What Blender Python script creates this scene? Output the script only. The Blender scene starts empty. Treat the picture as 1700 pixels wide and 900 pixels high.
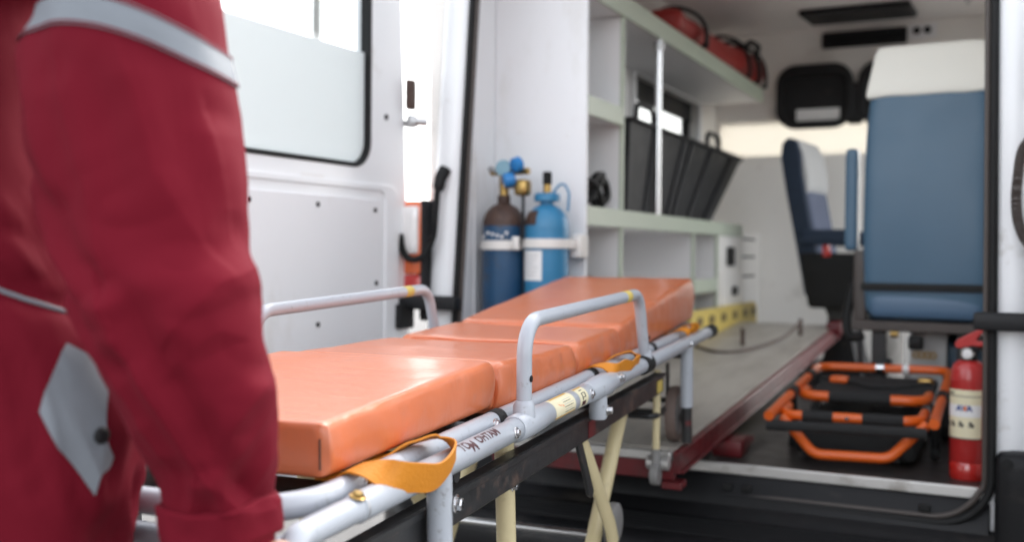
import bpy, bmesh, math, random
from mathutils import Vector, Matrix, Euler, noise
R = math.radians
random.seed(7)
scene = bpy.context.scene
col = scene.collection

# ------------------------------------------------------------------ camera
cam_data = bpy.data.cameras.new('camera')
cam_data.sensor_width = 36.0
cam_data.lens = 36.0
cam_data.clip_end = 2000
cam_data.clip_start = 0.05
cam_data.dof.use_dof = True
cam_data.dof.focus_distance = 1.58
cam_data.dof.aperture_fstop = 2.6
cam = bpy.data.objects.new('camera', cam_data)
col.objects.link(cam)
cam.location = (0.83, -2.9, 1.2)
cam.rotation_mode = 'YXZ'
yaw, pitch, roll = R(26.0), R(-0.95), R(0.5)
fw = Vector((-math.sin(yaw)*math.cos(pitch), math.cos(yaw)*math.cos(pitch), math.sin(pitch)))
rt0 = Vector((math.cos(yaw), math.sin(yaw), 0)); up0 = rt0.cross(fw)
rt = rt0*math.cos(roll) + up0*math.sin(roll); up = rt.cross(fw)
cam.rotation_mode = 'QUATERNION'
cam.rotation_quaternion = Matrix((rt, up, -fw)).transposed().to_quaternion()
scene.camera = cam

# ------------------------------------------------------------------ sky, sun, exposure
SUN_EL, SUN_AZ = R(34), R(6)      # azimuth of the sun, clockwise from +Y
world = bpy.data.worlds.new('World'); scene.world = world
world.use_nodes = True
wn, wl = world.node_tree.nodes, world.node_tree.links
wn.clear()
sky = wn.new('ShaderNodeTexSky'); sky.sky_type = 'NISHITA'; sky.sun_disc = False
sky.sun_elevation = SUN_EL; sky.sun_rotation = SUN_AZ
sky.air_density = 1.0; sky.dust_density = 3.0; sky.ozone_density = 1.0
hs = wn.new('ShaderNodeHueSaturation'); hs.inputs['Saturation'].default_value = 0.22
bg = wn.new('ShaderNodeBackground'); bg.inputs['Strength'].default_value = 0.15
wo = wn.new('ShaderNodeOutputWorld')
wl.new(sky.outputs[0], hs.inputs['Color']); wl.new(hs.outputs[0], bg.inputs['Color']); wl.new(bg.outputs[0], wo.inputs['Surface'])
sun_data = bpy.data.lights.new('sun', 'SUN'); sun_data.energy = 0.5; sun_data.angle = R(30); sun_data.color = (1, .95, .88)
sun = bpy.data.objects.new('sun', sun_data); col.objects.link(sun)
sdir = Vector((math.sin(SUN_AZ)*math.cos(SUN_EL), math.cos(SUN_AZ)*math.cos(SUN_EL), math.sin(SUN_EL)))
sun.rotation_euler = sdir.to_track_quat('Z', 'Y').to_euler()
sun.location = (0, -6, 8)
vs = scene.view_settings
vs.view_transform = 'Standard'; vs.look = 'None'; vs.gamma = 1.0; vs.exposure = 2.36
vs.use_curve_mapping = False
scene.cycles.max_bounces = 12; scene.cycles.diffuse_bounces = 6; scene.cycles.glossy_bounces = 4
scene.cycles.transparent_max_bounces = 12; scene.cycles.transmission_bounces = 6
scene.cycles.use_denoising = True
scene.cycles.caustics_reflective = False; scene.cycles.caustics_refractive = False

# ------------------------------------------------------------------ materials
MATS = {}
def pm(name, color, rough=.5, metal=0, var=.0, vscale=6, bump=0, bscale=40, coat=0, dirt=None, damt=.0, dscale=5,
       stretch=(1, 1, 1), spec=.5, rvar=0, sheen=0, sss=0, bdist=.004):
    m = bpy.data.materials.new(name); m.use_nodes = True
    n, l = m.node_tree.nodes, m.node_tree.links
    b = n['Principled BSDF']
    b.inputs['Roughness'].default_value = rough
    b.inputs['Metallic'].default_value = metal
    b.inputs['Specular IOR Level'].default_value = spec
    b.inputs['Coat Weight'].default_value = coat
    b.inputs['Coat Roughness'].default_value = .15
    if sheen: b.inputs['Sheen Weight'].default_value = sheen
    if sss:
        b.inputs['Subsurface Weight'].default_value = sss
        b.inputs['Subsurface Radius'].default_value = (.01, .004, .002)
    b.inputs['Base Color'].default_value = (*color, 1)
    tc = n.new('ShaderNodeTexCoord'); mp = n.new('ShaderNodeMapping')
    mp.inputs['Scale'].default_value = stretch
    l.new(tc.outputs['Object'], mp.inputs['Vector'])
    csock = None
    if var:
        t = n.new('ShaderNodeTexNoise'); t.inputs['Scale'].default_value = vscale; t.inputs['Detail'].default_value = 5
        l.new(mp.outputs[0], t.inputs['Vector'])
        mx = n.new('ShaderNodeMix'); mx.data_type = 'RGBA'
        mx.inputs['A'].default_value = (*[c*(1-var) for c in color], 1)
        mx.inputs['B'].default_value = (*[min(1, c*(1+var)) for c in color], 1)
        l.new(t.outputs['Fac'], mx.inputs['Factor']); csock = mx.outputs['Result']
    if dirt:
        t = n.new('ShaderNodeTexNoise'); t.inputs['Scale'].default_value = dscale; t.inputs['Detail'].default_value = 8
        t.inputs['Roughness'].default_value = .65
        l.new(mp.outputs[0], t.inputs['Vector'])
        cr = n.new('ShaderNodeValToRGB')
        cr.color_ramp.elements[0].position = .62-damt*.5; cr.color_ramp.elements[1].position = .78
        l.new(t.outputs['Fac'], cr.inputs['Fac'])
        mx = n.new('ShaderNodeMix'); mx.data_type = 'RGBA'
        if csock: l.new(csock, mx.inputs['A'])
        else: mx.inputs['A'].default_value = (*color, 1)
        mx.inputs['B'].default_value = (*dirt, 1)
        l.new(cr.outputs['Color'], mx.inputs['Factor']); csock = mx.outputs['Result']
    if csock: l.new(csock, b.inputs['Base Color'])
    if rvar:
        t = n.new('ShaderNodeTexNoise'); t.inputs['Scale'].default_value = vscale*2.3; t.inputs['Detail'].default_value = 4
        l.new(mp.outputs[0], t.inputs['Vector'])
        mr = n.new('ShaderNodeMapRange'); mr.inputs['To Min'].default_value = max(.02, rough-rvar); mr.inputs['To Max'].default_value = min(1, rough+rvar)
        l.new(t.outputs['Fac'], mr.inputs['Value']); l.new(mr.outputs[0], b.inputs['Roughness'])
    if bump:
        t = n.new('ShaderNodeTexNoise'); t.inputs['Scale'].default_value = bscale; t.inputs['Detail'].default_value = 4
        l.new(mp.outputs[0], t.inputs['Vector'])
        bp = n.new('ShaderNodeBump'); bp.inputs['Strength'].default_value = bump; bp.inputs['Distance'].default_value = bdist
        l.new(t.outputs['Fac'], bp.inputs['Height']); l.new(bp.outputs[0], b.inputs['Normal'])
    MATS[name] = m
    return m

M = MATS
pm('white_paint', (.82, .83, .84), .32, var=.03, vscale=3, coat=.3, dirt=(.5, .48, .44), damt=.02, dscale=7, rvar=.06)
pm('white_panel', (.80, .80, .81), .5, var=.04, vscale=2, dirt=(.66, .64, .61), damt=.12, dscale=5, stretch=(1, 1, .35), rvar=.08)
pm('wall_lining', (.84, .815, .775), .55, var=.05, vscale=2, dirt=(.58, .55, .51), damt=.08, dscale=3, rvar=.08)
pm('ceiling_lining', (.83, .79, .76), .6, var=.05, vscale=2)
pm('laminate', (.78, .77, .77), .45, var=.03, vscale=3)
pm('shelf_edge', (.46, .51, .41), .45, var=.05, vscale=5)
pm('black_plastic', (.018, .018, .019), .45, var=.3, vscale=8, bump=.15, bscale=300, dirt=(.05, .045, .04), damt=.06, dscale=9, spec=.2)
pm('bumper_plastic', (.010, .010, .011), .42, var=.25, vscale=5, bump=.2, bscale=250, spec=.22, dirt=(.05, .043, .037), damt=.10, dscale=6, stretch=(.5, 1, 1))
pm('rubber', (.011, .011, .011), .6, var=.3, vscale=20, spec=.25)
pm('brown_rubber', (.06, .048, .042), .5, var=.2, vscale=20)
pm('grey_enamel', (.40, .425, .465), .34, var=.04, vscale=12, coat=.25, dirt=(.20, .19, .18), damt=.03, dscale=55, rvar=.08, bump=.04, bscale=90)
pm('cream_enamel', (.60, .51, .30), .42, var=.06, vscale=10, dirt=(.35, .28, .17), damt=.08, dscale=16, rvar=.1)
pm('black_enamel', (.02, .02, .021), .38, var=.3, vscale=12, dirt=(.14, .09, .07), damt=.10, dscale=18, rvar=.15, bump=.1, bscale=60)
pm('chrome', (.72, .72, .73), .2, 1, var=.05, vscale=30, rvar=.08)
pm('brass', (.38, .25, .09), .32, 1, var=.2, vscale=40)
pm('brass_dark', (.16, .11, .035), .6, var=.2, vscale=20)
pm('steel', (.5, .5, .5), .35, 1, var=.1, vscale=20, rvar=.1)
pm('aluminium', (.62, .61, .59), .38, .7, var=.08, vscale=12, stretch=(1, 10, 1), dirt=(.28, .25, .22), damt=.12, dscale=10)
pm('floor_vinyl', (.034, .029, .027), .42, var=.3, vscale=7, dirt=(.09, .07, .06), damt=.18, dscale=8, bump=.12, bscale=160, rvar=.12)
pm('deck_plate', (.40, .372, .33), .42, var=.12, vscale=5, stretch=(1, .25, 1), dirt=(.20, .17, .145), damt=.36, dscale=7, rvar=.14, bump=.08, bscale=60)
pm('maroon_enamel', (.11, .009, .012), .4, var=.2, vscale=14, dirt=(.03, .022, .02), damt=.24, dscale=20, rvar=.12)
pm('orange_enamel', (.70, .115, .010), .36, var=.08, vscale=14, dirt=(.35, .12, .05), damt=.06, dscale=30, coat=.2)
pm('extinguisher_red', (.42, .022, .020), .34, var=.07, vscale=10, coat=.4, dirt=(.42, .06, .05), damt=.1, dscale=14)
pm('label_cream', (.74, .68, .47), .5, var=.06, vscale=12)
pm('label_white', (.78, .77, .76), .5, var=.05, vscale=12)
pm('ink_dark', (.03, .028, .03), .5)
pm('ink_maroon', (.055, .008, .012), .45)
pm('ink_blue', (.03, .06, .22), .5)
pm('ink_orange', (.78, .20, .04), .45)
pm('ink_gold', (.62, .36, .05), .45)
pm('vinyl_blue', (.058, .125, .195), .42, var=.06, vscale=5, bump=.06, bscale=220, rvar=.08)
pm('vinyl_blue_light', (.075, .14, .225), .42, var=.06, vscale=5, bump=.06, bscale=220)
pm('navy_fabric', (.014, .028, .055), .7, var=.2, vscale=12, bump=.2, bscale=200)
pm('slate_fabric', (.11, .13, .19), .8, var=.15, vscale=20, bump=.2, bscale=300)
pm('cover_white', (.90, .89, .81), .6, var=.03, vscale=4, bump=.05, bscale=30)
pm('cover_grey', (.50, .50, .49), .7, var=.05, vscale=10)
pm('cylinder_navy', (.018, .07, .15), .4, var=.2, vscale=14, dirt=(.06, .045, .035), damt=.16, dscale=18, rvar=.1)
pm('cylinder_blue', (.035, .20, .37), .38, var=.1, vscale=12, dirt=(.03, .12, .22), damt=.1, dscale=12, rvar=.1)
pm('rust_brown', (.058, .030, .022), .6, var=.35, vscale=22, dirt=(.12, .065, .04), damt=.2, dscale=30, bump=.3, bscale=90)
pm('knob_blue', (.02, .19, .48), .35)
pm('knob_pale', (.22, .38, .46), .35)
pm('strap_white', (.74, .71, .67), .7, var=.05, vscale=20)
pm('strap_orange', (.62, .22, .008), .62, var=.08, vscale=30, bump=.5, bscale=260, stretch=(1, 1, 1), bdist=.002)
pm('velcro', (.02, .02, .02), .9, bump=.6, bscale=400)
pm('red_nylon', (.30, .016, .012), .55, var=.25, vscale=9, bump=.35, bscale=18, bdist=.01)
pm('yellow_plastic', (.62, .47, .11), .45, var=.12, vscale=8)
pm('bin_black', (.010, .0105, .012), .5, var=.25, vscale=6, rvar=.1, spec=.2)
pm('skin', (.62, .36, .27), .5, var=.06, vscale=18, sss=.15, bump=.1, bscale=120)
pm('hair', (.03, .02, .015), .6, bump=.5, bscale=120)
pm('boot_leather', (.02, .018, .016), .5, bump=.2, bscale=60)
pm('reflective_grey', (.165, .182, .205), .68, var=.16, vscale=26, bump=.12, bscale=240, spec=.7)
pm('beige_cloth', (.50, .40, .31), .8, var=.1, vscale=15)
pm('asphalt', (.10, .097, .094), .85, var=.25, vscale=3, bump=.6, bscale=60, dirt=(.14, .135, .13), damt=.2, dscale=1.2, bdist=.01)
pm('concrete', (.36, .35, .33), .85, var=.1, vscale=3)
pm('lamp_orange', (.75, .14, .03), .12, coat=.6, spec=.8)
pm('lamp_red', (.48, .02, .015), .12, coat=.6, spec=.8)
pm('lamp_clear', (.82, .80, .78), .08, coat=.8, spec=.9)
pm('tyre', (.016, .016, .016), .75, bump=.3, bscale=80)
pm('wheel_grey', (.20, .195, .19), .6, var=.15, vscale=20)
pm('wheel_brown', (.14, .10, .085), .65, var=.25, vscale=20)

# coverall: woven red cotton with fine thread and soft crumple
def coverall_mat():
    m = pm('red_cotton', (.138, .0052, .0145), .85, var=.12, vscale=5, sheen=.02, spec=.12)
    n, l = m.node_tree.nodes, m.node_tree.links
    b = n['Principled BSDF']; b.inputs['Sheen Tint'].default_value = (1, .45, .5, 1)
    tc = n.new('ShaderNodeTexCoord')
    w1 = n.new('ShaderNodeTexNoise'); w1.inputs['Scale'].default_value = 14; w1.inputs['Detail'].default_value = 3; w1.inputs['Distortion'].default_value = .6
    w2 = n.new('ShaderNodeTexNoise'); w2.inputs['Scale'].default_value = 700
    mp = n.new('ShaderNodeMapping'); mp.inputs['Scale'].default_value = (1, 1, .45); mp.inputs['Rotation'].default_value = (0, .5, 0)
    l.new(tc.outputs['Object'], mp.inputs[0]); l.new(mp.outputs[0], w1.inputs['Vector']); l.new(tc.outputs['Object'], w2.inputs['Vector'])
    b1 = n.new('ShaderNodeBump'); b1.inputs['Strength'].default_value = .35; b1.inputs['Distance'].default_value = .012
    b2 = n.new('ShaderNodeBump'); b2.inputs['Strength'].default_value = .25; b2.inputs['Distance'].default_value = .001
    l.new(w1.outputs['Fac'], b1.inputs['Height']); l.new(w2.outputs['Fac'], b2.inputs['Height'])
    l.new(b1.outputs[0], b2.inputs['Normal']); l.new(b2.outputs[0], b.inputs['Normal'])
coverall_mat()
# mattress vinyl: glossy with long soft wrinkles
def vinyl_mat():
    m = pm('orange_vinyl', (.58, .158, .062), .34, var=.06, vscale=5, coat=.18, dirt=(.50, .155, .075), damt=.12, dscale=9)
    n, l = m.node_tree.nodes, m.node_tree.links
    b = n['Principled BSDF']
    tc = n.new('ShaderNodeTexCoord'); mp = n.new('ShaderNodeMapping'); mp.inputs['Scale'].default_value = (1.6, .7, 1.0)
    w1 = n.new('ShaderNodeTexNoise'); w1.inputs['Scale'].default_value = 11; w1.inputs['Detail'].default_value = 3; w1.inputs['Distortion'].default_value = 1.0
    mp2 = n.new('ShaderNodeMapping'); mp2.inputs['Scale'].default_value = (3.2, 1, .8)
    w2 = n.new('ShaderNodeTexNoise'); w2.inputs['Scale'].default_value = 24; w2.inputs['Detail'].default_value = 2
    l.new(tc.outputs['Object'], mp.inputs[0]); l.new(mp.outputs[0], w1.inputs['Vector'])
    l.new(tc.outputs['Object'], mp2.inputs[0]); l.new(mp2.outputs[0], w2.inputs['Vector'])
    b1 = n.new('ShaderNodeBump'); b1.inputs['Strength'].default_value = .22; b1.inputs['Distance'].default_value = .010
    b2 = n.new('ShaderNodeBump'); b2.inputs['Strength'].default_value = .14; b2.inputs['Distance'].default_value = .003
    l.new(w1.outputs['Fac'], b1.inputs['Height']); l.new(w2.outputs['Fac'], b2.inputs['Height'])
    l.new(b1.outputs[0], b2.inputs['Normal']); l.new(b2.outputs[0], b.inputs['Normal'])
vinyl_mat()

def glass_mat(name, tint, transp):
    m = bpy.data.materials.new(name); m.use_nodes = True
    n, l = m.node_tree.nodes, m.node_tree.links; n.clear()
    o = n.new('ShaderNodeOutputMaterial'); t = n.new('ShaderNodeBsdfTransparent'); t.inputs[0].default_value = (*tint, 1)
    g = n.new('ShaderNodeBsdfGlossy'); g.inputs['Roughness'].default_value = .03
    lw = n.new('ShaderNodeLayerWeight'); lw.inputs['Blend'].default_value = .5
    fr = n.new('ShaderNodeMath'); fr.operation = 'POWER'; fr.inputs[1].default_value = 5; l.new(lw.outputs['Facing'], fr.inputs[0])
    ma = n.new('ShaderNodeMath'); ma.operation = 'MAXIMUM'; ma.inputs[1].default_value = 1-transp
    mx = n.new('ShaderNodeMixShader')
    l.new(fr.outputs[0], ma.inputs[0]); l.new(ma.outputs[0], mx.inputs[0]); l.new(t.outputs[0], mx.inputs[1]); l.new(g.outputs[0], mx.inputs[2]); l.new(mx.outputs[0], o.inputs[0])
    MATS[name] = m
glass_mat('glass_clear', (.93, .95, .95), .95)
glass_mat('glass_grey', (.50, .51, .51), .93)
def frost_mat(name, colr, k):
    m = bpy.data.materials.new(name); m.use_nodes = True
    n, l = m.node_tree.nodes, m.node_tree.links; n.clear()
    o = n.new('ShaderNodeOutputMaterial'); t = n.new('ShaderNodeBsdfTranslucent'); t.inputs[0].default_value = (*colr, 1)
    d = n.new('ShaderNodeBsdfDiffuse'); d.inputs[0].default_value = (*colr, 1)
    mx = n.new('ShaderNodeMixShader'); mx.inputs[0].default_value = k
    l.new(t.outputs[0], mx.inputs[1]); l.new(d.outputs[0], mx.inputs[2]); l.new(mx.outputs[0], o.inputs[0])
    MATS[name] = m
frost_mat('frosted_film', (.86, .88, .875), .42)
frost_mat('sun_patch_pane', (.66, .63, .585), .35)  # warm tone imitates sunlight falling on the bulkhead

# ------------------------------------------------------------------ mesh helpers
def link(o, parent=None):
    col.objects.link(o)
    if parent is not None: o.parent = parent
    return o
def tag(o, label=None, cat=None, group=None, kind=None):
    if label: o['label'] = label
    if cat: o['category'] = cat
    if group: o['group'] = group
    if kind: o['kind'] = kind
    return o
def empty(name, loc=(0, 0, 0), rz=0, label=None, cat=None, group=None):
    o = bpy.data.objects.new(name, None); o.empty_display_size = .1
    o.location = loc; o.rotation_euler = (0, 0, rz); link(o)
    return tag(o, label, cat, group)
def mo(name, geo, mat, parent=None, angle=40, bevel=0, segs=2, smooth=True, loc=None, rot=None, sub=0):
    v, f = geo
    me = bpy.data.meshes.new(name)
    me.from_pydata([tuple(p) for p in v], [], f)
    bm = bmesh.new(); bm.from_mesh(me); bmesh.ops.recalc_face_normals(bm, faces=bm.faces); bm.to_mesh(me); bm.free()
    me.materials.append(M[mat] if isinstance(mat, str) else mat)
    if smooth:
        me.polygons.foreach_set('use_smooth', [True]*len(me.polygons))
        me.set_sharp_from_angle(angle=R(angle))
    o = bpy.data.objects.new(name, me); link(o, parent)
    if loc is not None: o.location = loc
    if rot is not None: o.rotation_euler = rot
    if bevel:
        b = o.modifiers.new('bevel', 'BEVEL'); b.width = bevel; b.segments = segs; b.limit_method = 'ANGLE'; b.angle_limit = R(35)
        b.harden_normals = True
    if sub:
        s = o.modifiers.new('sub', 'SUBSURF'); s.levels = sub; s.render_levels = sub
    return o
def join(*gs):
    v, f = [], []
    for g in gs:
        k = len(v); v += list(g[0]); f += [tuple(i+k for i in q) for q in g[1]]
    return v, f
def xf(g, m):
    return [m @ Vector(p) for p in g[0]], g[1]
def T(x, y, z): return Matrix.Translation((x, y, z))
def box(x0, x1, y0, y1, z0, z1):
    v = [(x, y, z) for z in (z0, z1) for y in (y0, y1) for x in (x0, x1)]
    return v, [(0, 2, 3, 1), (4, 5, 7, 6), (0, 1, 5, 4), (2, 6, 7, 3), (0, 4, 6, 2), (1, 3, 7, 5)]
def fillet(pts, rad, n=6, closed=False):
    pts = [Vector(p) for p in pts]; out = []
    N = len(pts)
    for i, p in enumerate(pts):
        if not closed and i in (0, N-1): out.append(p); continue
        a, b = pts[i-1]-p, pts[(i+1) % N]-p
        r_ = rad[i] if isinstance(rad, (list, tuple)) else rad
        la, lb = a.length, b.length; a.normalize(); b.normalize()
        ang = a.angle(b)
        if r_ <= 0 or ang > R(176): out.append(p); continue
        d = min(r_/math.tan(ang/2), la*.49, lb*.49); rr_ = d*math.tan(ang/2)
        c = p + (a+b).normalized()*(rr_/math.sin(ang/2))
        s, e = p+a*d-c, p+b*d-c
        tot = s.angle(e)
        for k in range(n+1):
            t = k/n
            out.append(c + (s*math.sin((1-t)*tot)+e*math.sin(t*tot))/math.sin(tot) if tot > 1e-4 else c+s)
    return out
def sweep(pts, r, seg=14, closed=False, cap=True, prof=None):
    """tube (or any profile) along a polyline; r number or list"""
    pts = [Vector(p) for p in pts]; N = len(pts)
    tg = []
    for i in range(N):
        if closed: d = pts[(i+1) % N]-pts[i-1]
        else: d = pts[min(i+1, N-1)]-pts[max(i-1, 0)]
        tg.append(d.normalized())
    nrm = tg[0].orthogonal().normalized()
    if abs(tg[0].z) < .9: nrm = (Vector((0, 0, 1))-tg[0]*tg[0].z).normalized()
    v, f = [], []
    for i in range(N):
        if i: nrm = (nrm-tg[i]*nrm.dot(tg[i])).normalized()
        bn = tg[i].cross(nrm)
        ri = r[i] if isinstance(r, (list, tuple)) else r
        for k in range(seg):
            if prof: a, b = prof[k]; v.append(pts[i]+nrm*a+bn*b)
            else:
                t = 2*math.pi*k/seg; v.append(pts[i]+nrm*math.cos(t)*ri+bn*math.sin(t)*ri)
    for i in range(N if closed else N-1):
        j = (i+1) % N
        for k in range(seg):
            f.append((i*seg+k, i*seg+(k+1) % seg, j*seg+(k+1) % seg, j*seg+k))
    if cap and not closed:
        f.append(tuple(range(seg))[::-1]); f.append(tuple((N-1)*seg+k for k in range(seg)))
    return v, f
def tube(pts, r, fil=0, seg=14, closed=False, n=6):
    return sweep(fillet(pts, fil, n, closed) if fil else pts, r, seg, closed)
def lathe(prof, seg=32, axis='Z', at=(0, 0, 0)):
    v, f = [], []
    for (r_, z) in prof:
        for k in range(seg):
            t = 2*math.pi*k/seg; a, b = r_*math.cos(t), r_*math.sin(t)
            p = {'Z': (a, b, z), 'X': (z, a, b), 'Y': (a, z, b)}[axis]
            v.append(Vector(p)+Vector(at))
    for i in range(len(prof)-1):
        for k in range(seg):
            f.append((i*seg+k, i*seg+(k+1) % seg, (i+1)*seg+(k+1) % seg, (i+1)*seg+k))
    f.append(tuple(range(seg))[::-1]); f.append(tuple((len(prof)-1)*seg+k for k in range(seg)))
    return v, f
def prism(poly, axis, d0, d1):
    """2-D polygon pushed along an axis: X -> (y,z), Y -> (x,z), Z -> (x,y)"""
    def P(a, b, d): return {'X': (d, a, b), 'Y': (a, d, b), 'Z': (a, b, d)}[axis]
    n = len(poly)
    v = [P(a, b, d0) for a, b in poly]+[P(a, b, d1) for a, b in poly]
    f = [tuple(range(n))[::-1], tuple(range(n, 2*n))]+[(i, (i+1) % n, n+(i+1) % n, n+i) for i in range(n)]
    return v, f
def rr(a0, a1, b0, b1, r, n=6):
    out = []
    for (ca, cb, s) in ((a1-r, b1-r, 0), (a0+r, b1-r, 90), (a0+r, b0+r, 180), (a1-r, b0+r, 270)):
        for k in range(n+1):
            t = R(s+90*k/n); out.append((ca+r*math.cos(t), cb+r*math.sin(t)))
    return out
def ringplate(outer, inner, axis, d0, d1):
    def P(a, b, d): return {'X': (d, a, b), 'Y': (a, d, b), 'Z': (a, b, d)}[axis]
    n = len(outer); v = []
    for d in (d0, d1):
        v += [P(a, b, d) for a, b in outer]+[P(a, b, d) for a, b in inner]
    f = []
    for i in range(n):
        j = (i+1) % n
        f += [(i, j, n+j, n+i), (2*n+i, 3*n+i, 3*n+j, 2*n+j), (i, 2*n+i, 2*n+j, j), (n+i, n+j, 3*n+j, 3*n+i)]
    return v, f
def rbox(x0, x1, y0, y1, z0, z1, r, nx=8, ny=8, nz=5, fn=None):
    """rounded, subdivided block; fn(p, u, v, w) may push each point"""
    pts, idx, f = [], {}, []
    def V(i, j, k):
        key = (i, j, k)
        if key not in idx:
            def q(i, n): # denser near the ends
                t = i/n; return .5-.5*math.cos(math.pi*t) if n > 2 else t
            u, v, w = q(i, nx), q(j, ny), q(k, nz)
            p = Vector((x0+(x1-x0)*u, y0+(y1-y0)*v, z0+(z1-z0)*w))
            c = Vector((min(max(p.x, x0+r), x1-r), min(max(p.y, y0+r), y1-r), min(max(p.z, z0+r), z1-r)))
            d = p-c
            if d.length > 1e-9: p = c+d.normalized()*r
            if fn: p = fn(p, u, v, w)
            idx[key] = len(pts); pts.append(p)
        return idx[key]
    for i in range(nx):
        for j in range(ny):
            for k in (0, nz): f.append((V(i, j, k), V(i+1, j, k), V(i+1, j+1, k), V(i, j+1, k)))
    for i in range(nx):
        for k in range(nz):
            for j in (0, ny): f.append((V(i, j, k), V(i+1, j, k), V(i+1, j, k+1), V(i, j, k+1)))
    for j in range(ny):
        for k in range(nz):
            for i in (0, nx): f.append((V(i, j, k), V(i, j+1, k), V(i, j+1, k+1), V(i, j, k+1)))
    return pts, f
def ribbon(pts, wdirs, w, th=.0022):
    """flat webbing: centre points and the direction of its width"""
    v, f = [], []
    N = len(pts); pts = [Vector(p) for p in pts]
    for i in range(N):
        t = (pts[min(i+1, N-1)]-pts[max(i-1, 0)]).normalized()
        d = Vector(wdirs[i]); d = (d-t*d.dot(t)).normalized(); nn = t.cross(d)
        for a, b in ((-.5, -1), (-.2, -1.25), (.2, -1.25), (.5, -1), (.5, 1), (.2, 1.25), (-.2, 1.25), (-.5, 1)):
            v.append(pts[i]+d*w*a+nn*b*th/2)
    for i in range(N-1):
        for k in range(8): f.append((i*8+k, i*8+(k+1) % 8, (i+1)*8+(k+1) % 8, (i+1)*8+k))
    f += [tuple(range(8))[::-1], tuple((N-1)*8+k for k in range(8))]
    return v, f
def spline(pts, n=8):
    pts = [Vector(p) for p in pts]; out = []
    for i in range(len(pts)-1):
        p0, p1, p2, p3 = pts[max(i-1, 0)], pts[i], pts[i+1], pts[min(i+2, len(pts)-1)]
        for k in range(n):
            t = k/n
            out.append(.5*((2*p1)+(p2-p0)*t+(2*p0-5*p1+4*p2-p3)*t*t+(3*p1-p0-3*p2+p3)*t**3))
    out.append(pts[-1]); return out
def bolt(at, d, r=.009, h=.006):
    """domed hex bolt head with washer, looking along d"""
    d = Vector(d).normalized(); q = d.to_track_quat('Z', 'Y').to_matrix().to_4x4()
    w = lathe([(r*1.45, 0), (r*1.45, .0015), (r*1.3, .002)], 18)
    hx = lathe([(r, .0021), (r, h), (r*.8, h+.0015)], 6)
    return xf(join(w, hx), T(*at) @ q)
def cyl(p, q, r, seg=16): return sweep([p, q], r, seg)
def text_geo(s, size, bold=0.0, shear=0):
    c = bpy.data.curves.new('lettering', 'FONT'); c.body = s; c.size = size; c.offset = bold; c.shear = shear
    c.align_x = 'LEFT'; c.resolution_u = 3
    o = bpy.data.objects.new('lettering_source', c); col.objects.link(o)
    bpy.context.view_layer.update()
    me = bpy.data.meshes.new_from_object(o.evaluated_get(bpy.context.evaluated_depsgraph_get()))
    bm = bmesh.new(); bm.from_mesh(me); bmesh.ops.triangulate(bm, faces=bm.faces)
    bmesh.ops.subdivide_edges(bm, edges=[e for e in bm.edges if e.calc_length() > size*.3], cuts=2)
    bmesh.ops.triangulate(bm, faces=bm.faces)
    bm.verts.index_update()
    g = ([v.co.copy() for v in bm.verts], [tuple(v.index for v in f.verts) for f in bm.faces])
    bm.free(); bpy.data.objects.remove(o); bpy.data.curves.remove(c); bpy.data.meshes.remove(me)
    return g

# ------------------------------------------------------------------ ground
g = mo('ground', ([(-600, -600, 0), (600, -600, 0), (600, 600, 0), (-600, 600, 0)], [(0, 1, 2, 3)]), 'asphalt')
tag(g, kind='structure')

# ------------------------------------------------------------------ the ambulance
FL, CE, BH = .600, 2.52, 3.25          # inner floor, ceiling, bulkhead
van = empty('ambulance', (0, 0, 0), 0, 'white high-roof ambulance van standing with its rear doors open', 'van')
def lean(z, side): return (.055 if side < 0 else .008)*(z-1.0)

mo('floor', box(-.90, .90, .0125, BH+.1, .52, FL), 'floor_vinyl', van)
mo('sill_strip', box(-.79, .775, -.004, .012, .575, .606), 'aluminium', van, bevel=.004)
# side walls, the left one with a window opening
def side_wall(s):
    a, b = sorted((s*.90, s*.80))
    y0, y1, z0, z1 = 1.74, 2.86, 1.60, 2.075
    return join(box(a, b, .02, y0, .30, 2.62), box(a, b, y1, BH+.1, .30, 2.62), box(a, b, y0, y1, .30, z0), box(a, b, y0, y1, z1, 2.62))
mo('side_wall', side_wall(-1), 'wall_lining', van, smooth=False)
mo('side_wall', join(box(.80, .90, .02, 1.45, .30, 2.62), box(.80, .90, 3.08, BH+.1, .30, 2.62), box(.80, .90, 1.45, 3.08, .30, .58), box(.80, .90, 1.45, 3.08, 2.43, 2.62)), 'wall_lining', van, smooth=False)  # unseen door opening, widened to let more light into the interior
mo('sliding_door', box(.935, .985, .08, 1.46, .42, 2.40), 'white_paint', van, bevel=.02)
for s in (-1,):
    fr = ringplate(rr(1.70, 2.90, 1.56, 2.10, .05), rr(1.75, 2.85, 1.61, 2.068, .02), 'X', s*.802, s*.785)
    w = mo('side_window', fr, 'white_panel', van, bevel=.004)
    mo('seal', ringplate(rr(1.745, 2.855, 1.605, 2.07, .03), rr(1.775, 2.825, 1.635, 2.05, .02), 'X', s*.885, s*.850), 'rubber', w)
    mo('pane', box(*sorted((s*.866, s*.860)), 1.76, 2.84, 1.62, 2.06), 'glass_grey', w)
    mo('sun_blind', box(*sorted((s*.850, s*.838)), 1.742, 2.858, 1.965, 2.073), 'black_plastic', w, bevel=.003)
mo('roof', join(box(-.90, .90, .0, BH+.1, 2.585, 2.66)), 'white_paint', van, bevel=.02)
mo('ceiling', box(-.80, .80, .02, BH, CE, 2.58), 'ceiling_lining', van, smooth=False)
# inner trim between the rear pillar and the shelf side panel
mo('pillar_trim', prism([(-.80, .03), (-.795, .05), (-.795, .31), (-.80, .31)], 'Z', FL, CE), 'white_panel', van, bevel=.001)

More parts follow.
